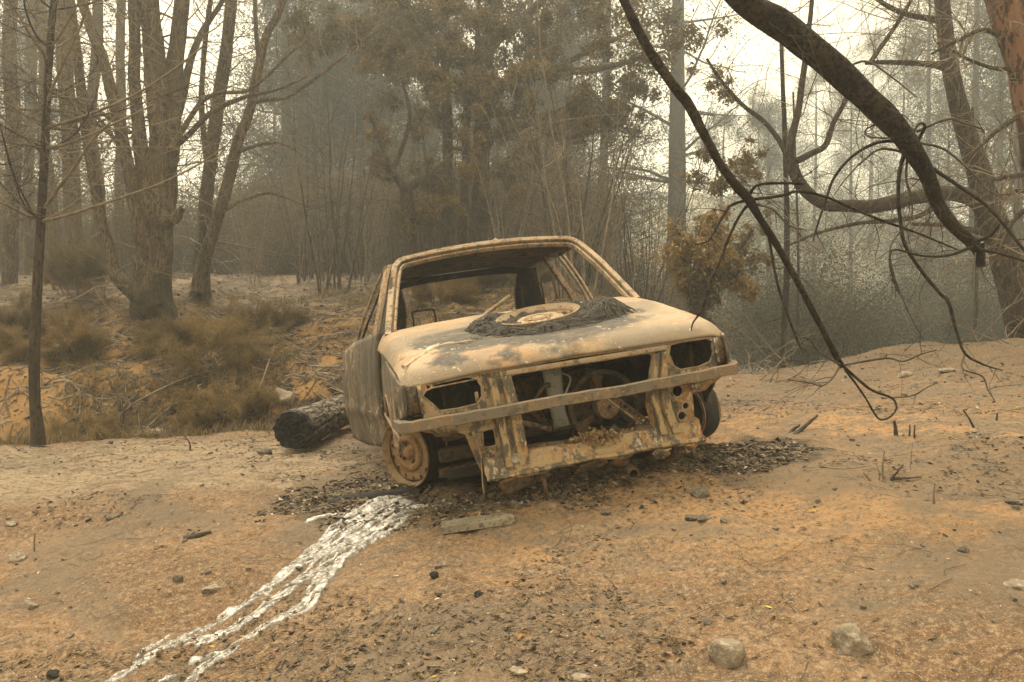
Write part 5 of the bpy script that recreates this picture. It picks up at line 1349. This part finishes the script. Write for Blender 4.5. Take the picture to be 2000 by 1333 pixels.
# ------------------------------------------------------------------ things lying on the ground
rg = np.random.default_rng(101)
M['rock'] = plain("grey_tan_rock", (.20, .165, .125), (.27, .22, .165), 9, .9, .6, .02, c3=(.33, .28, .21))
M['rock_dark'] = plain("sooty_stone", (.085, .075, .062), (.13, .11, .088), 12, .9, .6, .01, c3=(.17, .145, .11))
M['char'] = plain("charcoal", (.014, .013, .012), (.032, .029, .026), 30, .75, .8, .01)
M['slab'] = plain("scorched_brick_slab", (.20, .172, .128), (.27, .23, .17), 10, .85, .5, .006, c3=(.11, .095, .075))
M['chip'] = plain("pale_ash_chip", (.33, .265, .185), (.46, .38, .275), 40, .9)
M['flake'] = plain("scorched_leaf_flake", (.10, .07, .042), (.20, .14, .08), 25, .9, world=True)
M['yellow'] = plain("yellow_fallen_leaf", (.42, .31, .05), (.36, .20, .06), 25, .8)
M['ashbit'] = plain("grey_burnt_litter", (.060, .048, .036), (.155, .118, .080), 18, .95, world=True)

def log_mat():
    t = NT("alligatored_char_log"); p = t.pos()
    wv = t.n.new("ShaderNodeVectorMath"); wv.operation = 'ADD'; t.l.new(t.scale(p, (1, .5, 1)), wv.inputs[0])
    wn_ = t.n.new("ShaderNodeTexNoise"); wn_.inputs['Scale'].default_value = 9; wn_.inputs['Detail'].default_value = 5; t.l.new(p, wn_.inputs['Vector'])
    t.l.new(t.scale(wn_.outputs['Color'], .10), wv.inputs[1])
    v = t.voro(wv.outputs[0], 14, 'DISTANCE_TO_EDGE'); n = t.noise(p, 7, 7, .65); n2 = t.noise(p, 45, 5, .6); x = t.sep(p)
    c = t.mix(t.ramp(n, .30, .62), (.105, .09, .071), (.225, .19, .145))
    c = t.mix(t.ramp(v, .0, .06, .9, 0), c, (.014, .012, .010))
    c = t.mix(t.ramp(x[1], -.02, .10, 1, 0), c, (.016, .015, .014))
    h = t.math('ADD', t.math('MULTIPLY', t.ramp(v, 0, .16), 1.2), t.math('MULTIPLY', n2, .5))
    return t.finish(c, .8, h, 1.0, .03, 0, .3)
M['log'] = log_mat()
def build_log():
    a = W(572, 842, 5.35); b = W(742, 786, 7.9)
    g = lambda p: float(ground(p[0], p[1]))
    r1, r2 = .138, .125
    a[2] = max(a[2], g(a) + r1 * .72); b[2] = g(b) + r2 * .8
    d = b - a; L = np.linalg.norm(d); y = d / L; x = unit(np.cross(y, (0, 0, 1))); z = np.cross(x, y)
    t = thing("charred_log", "thick charred log with cracked black end poking out from behind the car", "log")
    t.matrix_world = mat4(np.stack([x, y, z], 1), a)
    n, m = 64, 110; A = np.arange(n) / n * 2 * np.pi; Y = np.linspace(0, L, m)
    AA, YY = np.meshgrid(A, Y)
    cx, sx = np.cos(AA), np.sin(AA)
    R0 = np.interp(YY, [0, .05, .5, L], [r1 * .97, r1 * 1.04, r1, r2])
    R0 = R0 * (1 + .09 * fbm(cx * 1.5, sx * 1.5, YY * 2.0, 3, 41)) - .012 * np.clip(1 - np.abs(fbm(cx * 5, sx * 5, YY * 4.5, 2, 43)) * 5, 0, 1)
    Yd = YY - .05 * np.where(YY < .1, np.abs(fbm(cx * 2.2, sx * 2.2, 0, 3, 47)), 0)
    P = np.stack([R0 * cx, Yd, R0 * sx], -1)
    MB().grid(P, close_v=True).build("bark", M['log'], t)
    rows = []
    for q in np.linspace(1, 0.001, 16):
        rr = R0[0] * q; e = P[0, :, 1] * q + (.025 * (1 - q) + .016 * fbm(cx[0] * q * 6, sx[0] * q * 6, 2, 4, 55) + .010 * math.sin(q * 30)) * (1 - q ** 6)
        rows.append(np.stack([rr * cx[0], e, rr * sx[0]], -1))
    MB().grid(np.array(rows), close_v=True).build("burnt_end", M['char'], t)
build_log()

def rock(u, v, w, h, lab, mat='rock', seed=0, ang=.35, sink=.25, grp=None, depth=.8, name="rock", cat="rock"):
    g = on_ground(u, v + h * .3); D = g[1]
    sx, sz = w * D / F_PX / 2, h * 1.2 * D / F_PX / 2
    bm = bmesh.new(); bmesh.ops.create_icosphere(bm, subdivisions=4, radius=1)
    V = np.array([q.co[:] for q in bm.verts]); F = np.array([[q.index for q in f.verts] for f in bm.faces]); bm.free()
    n = V.copy()
    rs = np.random.default_rng(seed)
    for _ in range(9):      # knock off flat facets
        d = unit(rs.normal(0, 1, 3)); k = rs.uniform(.55, .9); e = V @ d - k; V = V - np.where(e > 0, e, 0)[:, None] * d * (1 - ang * .4)
    V = V * (1 + (.06 + ang * .3) * fbm(n[:, 0] * 1.3 + seed, n[:, 1] * 1.3, n[:, 2] * 1.3, 4, seed))[:, None]
    V = V * np.array([sx, sx * depth, sz])
    o = MB().add(V, F).build(name, M[mat])
    o.location = (g[0], g[1], g[2] + sz * (1 - 2 * sink - .42))
    o.rotation_euler = (0, 0, rs.uniform(-.4, .4))
    return tag(o, lab, cat, grp)
rock(1419, 1268, 72, 62, "rounded tan boulder half sunk in soil at bottom right", 'rock', 1, .2, .22)
rock(1664, 1254, 74, 60, "angular pale rock with pointed end at bottom right", 'rock', 7, .9, .22)
rock(1990, 1142, 60, 26, "flat pale rock cut by the right edge of the picture", 'rock', 3, .5, .2)
rock(1365, 961, 40, 22, "dark rounded stone in front of the car at right, nearest the bumper", 'rock_dark', 4, .2, .2)
rock(1350, 1013, 34, 14, "left half of a pair of flat dark stones right of the slab", 'rock_dark', 5, .3, .15)
rock(1374, 1012, 30, 14, "right half of a pair of flat dark stones right of the slab", 'rock_dark', 6, .3, .15)
rock(517, 883, 32, 15, "smooth dark stone just left of the log end", 'rock_dark', 8, .2, .15)
rock(34, 1087, 34, 22, "pale angular stone near the left edge", 'rock', 9, .8, .2)
rock(22, 1024, 30, 12, "flat pale stone near the left edge, above the angular one", 'rock', 10, .5, .2)
rock(222, 1007, 34, 13, "grey flat stone alone on the bare left ground", 'rock_dark', 11, .4, .2)
rock(348, 1130, 26, 18, "dark clod left of the molten metal stream", 'rock_dark', 12, .6, .2)
rock(418, 1148, 50, 14, "flat buff stone beside the molten metal stream", 'rock', 13, .3, .2)
rock(104, 1316, 26, 22, "round black clod at bottom left corner", 'char', 14, .3, .2)
rock(56, 1180, 30, 16, "small pale stone low on the left side", 'rock', 15, .7, .25)
rock(865, 1101, 18, 13, "small pale pebble in front of the slab", 'rock', 16, .2, .2)
rock(849, 1123, 20, 14, "small black clod in front of the slab", 'char', 17, .7, .2)
rock(935, 1160, 20, 12, "lone black lump in the middle foreground", 'char', 18, .7, .2)
rock(1767, 731, 36, 13, "grey stone on the slope left of the mound", 'rock', 19, .3, .2)
rock(1848, 723, 40, 10, "flat tan stone on the slope below the mound", 'rock', 20, .3, .2)
rock(1184, 1000, 22, 12, "small dark stone between the slab and the flat pair", 'rock_dark', 21, .4, .2)
rock(1383, 1215, 20, 12, "small dark stone above the rounded boulder", 'rock_dark', 22, .5, .2)
rock(1882, 1073, 24, 13, "small grey stone on the right foreground", 'rock_dark', 23, .4, .2)
rock(1015, 1308, 40, 14, "flat buff stone at the bottom middle", 'rock', 24, .3, .25)
rock(1135, 1318, 60, 10, "long flat buff stone at the bottom, right of middle", 'rock', 25, .3, .25)
rock(400, 806, 46, 18, "pale stone on the lip of the gully right of the slim pine", 'rock', 26, .4, .3)
rock(470, 803, 40, 16, "pale stone on the lip of the gully left of the log", 'rock', 27, .5, .3)
rock(300, 838, 50, 14, "flat stone on the gully lip at left", 'rock', 28, .5, .3)
rock(555, 770, 46, 40, "ochre boulder at the foot of the bank behind the log", 'rock', 29, .5, .3)
rock(1980, 980, 30, 10, "dark flat stone at the right edge", 'rock_dark', 30, .4, .2)
rock(1500, 870, 14, 10, "small round stone on the orange soil right of the car", 'rock_dark', 31, .2, .2)

def slab():
    c = [on_ground(u, v) for u, v in ((876, 1047), (1021, 1026), (985, 1007), (855, 1027))]
    o = sum(c) / 4; zt = .028
    ex = unit(c[1] - c[0]); ey = unit(np.cross((0, 0, 1), ex)); L = np.linalg.norm(c[1] - c[0]) * .99
    wd = .115
    P = [(0, 0), (L, 0), (L - .004, wd * .45), (L * .86, wd * .98), (L * .80, wd * .86), (L * .74, wd), (.004, wd)]
    pl = plate([P], zt, lambda a, b, d: np.stack([a - L / 2, b - wd / 2, d + zt / 2], -1))
    s = pl.build("brick_slab", M['slab'], smooth=False, bevel=.004)
    ez = np.cross(ex, ey)
    s.matrix_world = mat4(np.stack([ex, ey, ez], 1), o + np.array([0, 0, -.002]))
    tag(s, "flat grey brown slab with a chipped corner lying before the car", "slab")
    # broken wedge beside the chip
    q = plate([[(0, 0), (.05, .004), (.03, .035)]], zt * .9, lambda a, b, d: np.stack([a, b, d + zt / 2], -1)).build("slab_fragment", M['slab'], smooth=False, bevel=.003)
    q.matrix_world = mat4(np.stack([ex, ey, ez], 1), o + ex * (L * .26) + ey * (wd * .42) + np.array([0, 0, -.004]))
    tag(q, "small wedge broken off the grey brown slab", "slab fragment")
slab()

# solidified aluminium that ran out of the car
def alloy_mat():
    t = NT("solidified_aluminium"); p = t.pos(True); n = t.noise(p, 18, 7, .6); n2 = t.noise(p, 90, 5, .65)
    c = t.mix(t.ramp(n, .36, .62), (.29, .275, .25), (.17, .16, .145)); c = t.mix(t.ramp(n2, .55, .68), c, (.40, .385, .355))
    c = t.mix(t.ramp(t.noise(p, 40, 4, .6), .72, .80, 0, .7), c, (.20, .16, .115))
    return t.finish(c, t.ramp(n, .3, .7, .35, .6), t.math('ADD', n, t.math('MULTIPLY', n2, .5)), .3, .008, .45, .5)
M['alloy'] = alloy_mat()
def alloy():
    S = [([(800, 988), (770, 990), (735, 1000), (700, 1012), (655, 1040), (615, 1082), (560, 1120), (500, 1166), (452, 1198), (415, 1222), (370, 1247), (330, 1262), (290, 1288), (240, 1318), (205, 1342)], [26, 44, 44, 30, 20, 18, 16, 15, 14, 13, 12, 12, 11, 11, 11]),
         ([(806, 1000), (770, 1022), (735, 1044), (690, 1074), (650, 1106), (622, 1142), (598, 1180), (560, 1204), (505, 1232), (470, 1256), (430, 1286), (395, 1308), (362, 1345)], [16, 24, 26, 24, 22, 20, 18, 14, 12, 12, 14, 13, 16]),
         ([(735, 1012), (690, 1040), (648, 1078), (602, 1124), (555, 1160), (510, 1194), (462, 1224), (425, 1246), (382, 1262)], [26, 26, 22, 18, 16, 16, 15, 14, 10]),
         ([(602, 1018), (622, 1011), (645, 1008), (668, 1007), (695, 1000)], [9, 7, 9, 8, 12]),
         ([(800, 992), (850, 990), (905, 989), (950, 986), (1000, 982), (1040, 977), (1062, 970), (1100, 966)], [8, 4, 2.4, 3, 3, 2.6, 2.2, 1.5]),
         ([(850, 995), (880, 986), (905, 990)], [3, 5, 2]),
         ([(470, 1216), (430, 1238), (398, 1246), (360, 1262)], [9, 10, 10, 4]),
         ([(440, 1276), (412, 1282), (380, 1292), (372, 1302)], [8, 9, 10, 8]),
         ([(345, 1322), (320, 1335)], [5, 9]), ([(330, 1243), (300, 1262), (270, 1286)], [5, 8, 8]), ([(600, 1186), (590, 1192)], [11, 11]), ([(480, 1182), (446, 1200), (424, 1210)], [6, 9, 5])]
    segs = []
    for pts, ws in S:
        G = np.array([on_ground(u, v) for u, v in pts]); wd = np.array([w * g[1] / F_PX * .72 for w, g in zip(ws, G)])
        C = catmull(np.c_[G[:, :2], wd], 6)
        for off in ((-.55, .55), (0, .5), (.55, .5)) if max(ws) > 12 else ((0, 1.0),):
            T = np.gradient(C[:, :2], axis=0); T /= np.linalg.norm(T, axis=1)[:, None] + 1e-9
            N = np.stack([-T[:, 1], T[:, 0]], 1); k = np.arange(len(C))
            w2 = C[:, 2] * off[1] * (1 + .45 * fbm(k * .33 + off[0] * 9, len(segs) * .31, 0, 2, 61))
            c2 = C[:, :2] + N * (C[:, 2] * (off[0] * 1.5 + .35 * fbm(k * .25, off[0] * 5 + len(segs), 0, 2, 62)))[:, None]
            segs.append((c2, np.maximum(w2, .003)))
    allp = np.vstack([s[0] for s in segs]); lo, hi = allp.min(0) - .08, allp.max(0) + .08
    st = .0045; xs, ys = np.arange(lo[0], hi[0], st), np.arange(lo[1], hi[1], st)
    H = np.full((len(ys), len(xs)), -1.0)
    XX, YY = np.meshgrid(xs, ys)
    jx = .006 * fbm(XX * 22, YY * 22, 0, 2, 63); jy = .006 * fbm(XX * 22 + 7, YY * 22, 0, 2, 64)
    for c2, w2 in segs:
        for i in range(len(c2) - 1):
            a, b, ra, rb = c2[i], c2[i + 1], w2[i], w2[i + 1]; rm = max(ra, rb) + .02
            i0, i1 = np.searchsorted(xs, [min(a[0], b[0]) - rm, max(a[0], b[0]) + rm]); j0, j1 = np.searchsorted(ys, [min(a[1], b[1]) - rm, max(a[1], b[1]) + rm])
            x, y = XX[j0:j1, i0:i1] + jx[j0:j1, i0:i1], YY[j0:j1, i0:i1] + jy[j0:j1, i0:i1]
            d = b - a; t = np.clip(((x - a[0]) * d[0] + (y - a[1]) * d[1]) / (d @ d + 1e-12), 0, 1)
            q = np.hypot(x - a[0] - t * d[0], y - a[1] - t * d[1]) / (ra + (rb - ra) * t)
            h = np.where(q < 1, np.sqrt(np.clip(1 - q * q, 0, 1)) * np.minimum(.009, .4 * (ra + (rb - ra) * t)) + .001, -1)
            H[j0:j1, i0:i1] = np.maximum(H[j0:j1, i0:i1], h)
    hole = fbm((XX + YY) * 9, (XX - YY) * 22, 0, 3, 65)
    H = np.where((hole > .85), -1, H)
    groove = fbm((XX * .62 + YY * .78) * 5, (XX * .78 - YY * .62) * 30, 0, 3, 67)
    H = np.where(H > 0, np.where(np.abs(groove) < .06, -1, H * (1 - .6 * np.clip(1 - np.abs(groove) * 4.5, 0, 1))), H)
    H = np.where(H > 0, H * (1 + .12 * fbm(XX * 12, YY * 12, 0, 2, 66)), H)
    on = H > 0
    cell = on[:-1, :-1] | on[1:, :-1] | on[:-1, 1:] | on[1:, 1:]
    Z = ground(XX, YY) + np.where(on, np.maximum(H, 0) + .002, -.006)
    idx = np.arange(XX.size).reshape(XX.shape)
    F = np.stack([idx[:-1, :-1], idx[:-1, 1:], idx[1:, 1:], idx[1:, :-1]], -1)[cell]
    used = np.unique(F); rm = np.zeros(XX.size, int); rm[used] = np.arange(len(used))
    V = np.stack([XX, YY, Z], -1).reshape(-1, 3)[used]
    o = MB().add(V, rm[F]).build("molten_metal_stream", M['alloy'])
    tag(o, "pale silvery stream of solidified aluminium running from the front wheel to bottom left", "melted metal")
alloy()

# black strip of burnt tyre tread in front of the wheel
P = [on_ground(u, v) + np.array((0, 0, .012)) for u, v in ((640, 985), (690, 975), (745, 968), (790, 964), (822, 962))]
C = catmull(P, 8)
rows = [[p + np.array((0, dy, dz + .006 * float(noise3(i * .4, dy * 40, 0, 5)))) for dy, dz in ((-.05, -.02), (-.035, .004), (0, .010), (.04, .004), (.055, -.02))] for i, p in enumerate(C)]
tag(MB().grid(rows).build("tread_strip", M['char']), "flat black strip of burnt tyre tread lying before the front wheel", "tyre remains")

# ---- sticks and stubs
def stick(pts, w, lab, mat='twig_dark', grp=None, name="burnt_stick", lift=0.0, cat="stick"):
    """pts: (u, v, height above the soil in m, or None to lie on it)"""
    b = on_ground(pts[0][0], pts[0][1]); D = b[1]
    P = [b + np.array((0, 0, -.01))] + [W(u, v, D + dd) for u, v, dd in pts[1:]]
    P = catmull(P, 6); o = MB().tube(P - b, np.linspace(1, .55, len(P)) * w * D / F_PX / 2, 7, rough=.25).build(name, M[mat])
    o.location = b; return tag(o, lab, cat, grp)
stick([(1552, 848, 0), (1575, 830, .05), (1596, 812, .1)], 9, "longer of two charred sticks poking up right of the car")
stick([(1543, 845, 0), (1550, 838, .03), (1562, 831, .06)], 8, "shorter of two charred sticks poking up right of the car")
stick([(1750, 852, 0), (1749, 838, 0), (1747, 822, 0)], 9, "thick charred stub upright under the hanging branch tip")
stick([(1776, 852, 0), (1777, 840, 0), (1777, 830, 0)], 4, "thin charred stub right of the thick stub")
stick([(1786, 856, 0), (1786, 842, 0), (1787, 830, 0)], 4, "thinnest charred stub, farthest right of its row")
stick([(1904, 836, 0), (1893, 818, 0), (1881, 801, 0)], 5, "slanting dark stick on the right slope")
stick([(1946, 822, 0), (1948, 808, 0)], 5, "short stub on the slope at far right")
stick([(1824, 985, 0), (1824, 965, 0), (1826, 945, 0)], 5, "single thin grey stalk on the right foreground", 'twig')
stick([(67, 1077, 0), (67, 1060, 0), (68, 1042, 0)], 4, "single thin stalk by the left edge stones", 'twig')
stick([(372, 880, 0), (370, 865, 0), (360, 852, 0)], 4, "tiny dark stalk on the left ash flat")
stick([(360, 1052, 0), (385, 1048, .02), (412, 1040, .05)], 16, "chunk of charred wood lying on the bare left ground", name="charred_chunk", cat="charred wood")
t = thing("shrub_stub", "burnt shrub stub with several grey stalks right of the car", "shrub", tuple(on_ground(1730, 940)))
o = np.array(t.location)
for pts, w in (([(1726, 942), (1724, 915), (1727, 884)], 9), ([(1700, 942), (1694, 934), (1686, 926)], 9), ([(1740, 938), (1752, 925), (1764, 910)], 10), ([(1740, 938), (1775, 936), (1800, 934)], 12), ([(1778, 920), (1780, 890), (1783, 866)], 3), ([(1600, 914), (1650, 918), (1700, 912)], 8), ([(1715, 945), (1718, 930), (1712, 910)], 5)):
    P = catmull([W(u, v, o[1]) - o for u, v in pts], 6); P[:, 2] += .005
    MB().tube(P, np.linspace(1, .4, len(P)) * w * .55 * o[1] / F_PX / 2, 7, rough=.3).build("stalk", M['twig_dark'] if w > 9 else M['twig'], t)
stick([(610, 850, 0), (560, 862, 0), (500, 880, 0)], 1, "hair-thin root on the soil beside the log")
for i, (pts, lab) in enumerate(([[(235, 812), (290, 790), (370, 752), (420, 735)], "long pale dead branch lying on the bank face"], [[(240, 830), (262, 800), (285, 780)], "short dead branch propped at the gully right of the slim pine"], [[(520, 690), (545, 680), (530, 730), (512, 780)], "curled pale dead vine on the bank left of the log"], [[(415, 800), (400, 770), (405, 760)], "pale dry stalk before the lowest bush on the bank"])):
    b = on_ground(*pts[0]); P = catmull([b] + [on_ground(u, v) + np.array((0, -.15, .06)) for u, v in pts[1:]], 7)
    o = MB().tube(P - b, np.linspace(.012, .005, len(P)), 6, rough=.3).build("dead_branch", M['twig'] if i != 1 else M['twig_dark']); o.location = b
    tag(o, lab, "branch")

# ---- loose litter nobody could count
CF = CAR_R[:2, :2]
def car_xy(X, Y):
    a = math.radians(11.9); x, y = X - CAR_T[0], Y - CAR_T[1]
    return x * math.cos(a) + y * math.sin(a), -x * math.sin(a) + y * math.cos(a)
def near_car(X, Y):
    """1 in the burnt rubbish round the front of the car"""
    x, y = car_xy(X, Y)
    q = np.minimum(np.hypot((x + 1.02) / .42, (y - .78) / .5), np.minimum(np.hypot((x + .1) / .8, (y - .22) / .26), np.hypot((x - .90) / .32, (y - .26) / .28)))
    return sstep(1.1, .3, q + .4 * fbm(X * 3, Y * 3, 0, 3, 71))
def litter_mask(X, Y):
    m = sstep(.0, .6, fbm(X * 1.3, Y * 1.7, 0, 4, 81)) ** 1.5 * .9 + .07
    m = m + .7 * sstep(.7, 2.0, X) * sstep(.0, .6, fbm(X * .8, Y * 2.2, 3, 4, 82) + .4) + .35 * sstep(4.6, 5.4, Y) * sstep(0, -1.5, X)
    orange = np.exp(-(((X - 1.0) / .9) ** 2 + ((Y - 3.0) / .45) ** 2))
    return np.clip(m - .6 * orange, .02, 1)
def spots_for(n, mask, r0=1.9, r1=11, seed=0, a=46):
    rs = np.random.default_rng(seed); out = []; tot = 0
    while tot < n:
        r = np.exp(rs.uniform(math.log(r0), math.log(r1), n * 2)); t = np.radians(rs.uniform(-a, a, n * 2))
        X, Y = r * np.sin(t), r * np.cos(t)
        k = rs.random(n * 2) < mask(X, Y); out.append(np.stack([X[k], Y[k]], 1)); tot += k.sum()
    return np.vstack(out)[:n]
BOXV = np.array([[-1,-1,-1],[1,-1,-1],[1,1,-1],[-1,1,-1],[-1,-1,1],[1,-1,1],[1,1,1],[-1,1,1]], float)
BOXF = np.array([[0,3,2,1],[4,5,6,7],[0,1,5,4],[1,2,6,5],[2,3,7,6],[3,0,4,7]])
def bits(name, mat, XY, smin, smax, flat, seed, jag=.45, aspect=1.6, label=None, pw=2.0, lift=.3):
    rs = np.random.default_rng(seed); n = len(XY); D = XY[:, 1]
    s = (smin + (smax - smin) * rs.random(n) ** pw) * np.clip(.55 + .12 * D, .6, 1.3)
    V = BOXV[None] * (1 + rs.uniform(-jag, jag, (n, 8, 3))) * np.stack([s * aspect, s, s * flat], 1)[:, None] * .5
    a = rs.uniform(0, 6.28, n); b = rs.normal(0, .35, n)
    c, s_ = np.cos(a)[:, None], np.sin(a)[:, None]
    z = V[..., 2] + V[..., 0] * np.sin(b)[:, None]
    P = np.stack([V[..., 0] * c - V[..., 1] * s_, V[..., 0] * s_ + V[..., 1] * c, z], -1)
    P += np.stack([XY[:, 0], XY[:, 1], ground(XY[:, 0], XY[:, 1]) + s * flat * lift], 1)[:, None]
    F = (BOXF[None] + 8 * np.arange(n)[:, None, None]).reshape(-1, 4)
    o = MB().add(P.reshape(-1, 3), F).build(name, M[mat], smooth=False)
    return tag(o, kind="stuff")
def flakes(name, mat, XY, smin, smax, seed, aspect=.4):
    rs = np.random.default_rng(seed); n = len(XY); mb = MB()
    c = np.stack([XY[:, 0], XY[:, 1], ground(XY[:, 0], XY[:, 1]) + .004], 1)
    a = rs.uniform(0, 6.28, n); d = np.stack([np.cos(a), np.sin(a), rs.normal(0, .22, n)], 1); e = np.stack([-np.sin(a), np.cos(a), rs.normal(0, .3, n)], 1)
    s = rs.uniform(smin, smax, n)[:, None]
    up = np.array([0, 0, 1.0]) * s * rs.uniform(.02, .28, n)[:, None]
    V = np.stack([c - d * s * .5, c - e * s * aspect * .5 + up, c + d * s * .5, c + e * s * aspect * .5 + up, c + up * .3], 1)
    i = 5 * np.arange(n)[:, None]
    F = np.concatenate([i + np.array([[0, 1, 4]]), i + np.array([[1, 2, 4]]), i + np.array([[2, 3, 4]]), i + np.array([[3, 0, 4]])])
    mb.add(V.reshape(-1, 3), F); return tag(mb.build(name, M[mat], smooth=False), kind="stuff")
def sticks(name, mat, XY, lmin, lmax, w, seed):
    rs = np.random.default_rng(seed); n = len(XY); m = 4
    a = rs.uniform(0, 6.28, n); L = lmin + (lmax - lmin) * rs.random(n) ** 2.5; bend = rs.normal(0, .5, n)
    t = np.linspace(-.5, .5, m); 
    an = a[:, None] + bend[:, None] * t[None] * 2
    X = XY[:, :1] + L[:, None] * t[None] * np.cos(an); Y = XY[:, 1:] + L[:, None] * t[None] * np.sin(an)
    Z = ground(X, Y) + .003 + rs.random((n, 1)) * .006
    r = w * rs.uniform(.5, 1.3, n)[:, None] * np.clip(XY[:, 1:] / 4, .6, 1.6)
    nx, ny = -np.sin(an), np.cos(an)
    A = np.stack([X + nx * r, Y + ny * r, Z], -1); B = np.stack([X - nx * r, Y - ny * r, Z], -1); Cc = np.stack([X, Y, Z + r * 1.7], -1)
    V = np.stack([A, Cc, B], 2)      # n, m, 3, 3
    i = np.arange(n)[:, None, None] * (m * 3) + np.arange(m - 1)[None, :, None] * 3
    F = np.concatenate([np.stack([i + k, i + k + 1, i + k + 4, i + k + 3], -1).reshape(-1, 4) for k in (0, 1)])
    return tag(MB().add(V.reshape(-1, 3), F).build(name, M[mat], smooth=True), kind="stuff")
nc = lambda X, Y: near_car(X, Y)
bits("charcoal_bits", 'char', spots_for(1300, lambda X, Y: sstep(.3, 1, litter_mask(X, Y)) + .02, seed=1), .003, .015, .55, 11, pw=3.5)
bits("charred_rubble", 'char', spots_for(2300, nc, 3.0, 5.2, seed=2, a=26), .003, .013, .6, 12, lift=.5, pw=2.5)
bits("burnt_litter", 'ashbit', spots_for(9500, lambda X, Y: sstep(.15, .9, litter_mask(X, Y)) + .02, seed=3), .003, .012, .35, 13, aspect=2.6, pw=2.5)
bits("grey_rubble", 'ashbit', spots_for(6000, nc, 3.0, 5.4, seed=4, a=28), .004, .017, .4, 14, aspect=2.4, lift=.6, pw=2)
bits("pale_chips", 'chip', spots_for(1300, lambda X, Y: .25 + .75 * litter_mask(X, Y), seed=5), .003, .011, .4, 15, pw=3.5)
bits("rubble_chips", 'chip', spots_for(700, nc, 3.0, 5.2, seed=6, a=26), .004, .016, .4, 16, pw=2)
bits("gravel", 'rock_dark', spots_for(900, lambda X, Y: .4 + 0 * X, seed=7), .004, .020, .7, 17, jag=.3, aspect=1.3, pw=3.5)
flakes("fallen_leaves", 'flake', spots_for(6500, lambda X, Y: litter_mask(X, Y), seed=8), .010, .036, 18)
flakes("yellow_leaves", 'yellow', spots_for(90, lambda X, Y: .3 + .7 * litter_mask(X, Y), seed=9, r1=6), .016, .04, 19, .35)
flakes("bank_leaves", 'flake', spots_for(16000, lambda X, Y: sstep(-.2, .6, Y - bank_foot(X)) * sstep(2.5, .5, X), 6, 22, seed=10), .015, .05, 20)
bits("bank_clods", 'ashbit', spots_for(5000, lambda X, Y: sstep(-.3, .5, Y - bank_foot(X)) * sstep(2.5, .5, X), 6, 18, seed=21), .006, .03, .6, 21, pw=3.5)
sticks("fallen_twigs", 'twig_dark', spots_for(2600, lambda X, Y: .1 + litter_mask(X, Y), seed=11), .03, .28, .0013, 22)
sticks("dry_grass_bits", 'twig', spots_for(5200, lambda X, Y: litter_mask(X, Y), seed=12), .015, .09, .0010, 23)
sticks("bank_twigs", 'twig', spots_for(2600, lambda X, Y: sstep(-.3, .5, Y - bank_foot(X)) * sstep(2.5, .5, X), 6, 18, seed=13), .1, .8, .0032, 24)
sticks("shelf_twigs", 'twig_dark', spots_for(2200, lambda X, Y: sstep(-.3, .5, Y - bank_foot(X)) * sstep(2.5, .5, X), 6, 18, seed=14), .1, .7, .0035, 25)

# ------------------------------------------------------------------ smoke haze: one even volume round everything
hb = MB().box((0, 45, 12), (240, 190, 34))
hm = bpy.data.materials.new("smoke_haze"); hm.use_nodes = True
hn = hm.node_tree.nodes; hn.remove(hn["Principled BSDF"])
pv = hn.new("ShaderNodeVolumePrincipled")
pv.inputs['Color'].default_value = (.84, .90, .90, 1)
pv.inputs['Density'].default_value = .0060
pv.inputs['Anisotropy'].default_value = .45
hm.node_tree.links.new(pv.outputs[0], hn["Material Output"].inputs['Volume'])
hz = hb.build("haze", hm, smooth=False)
tag(hz, kind="stuff")
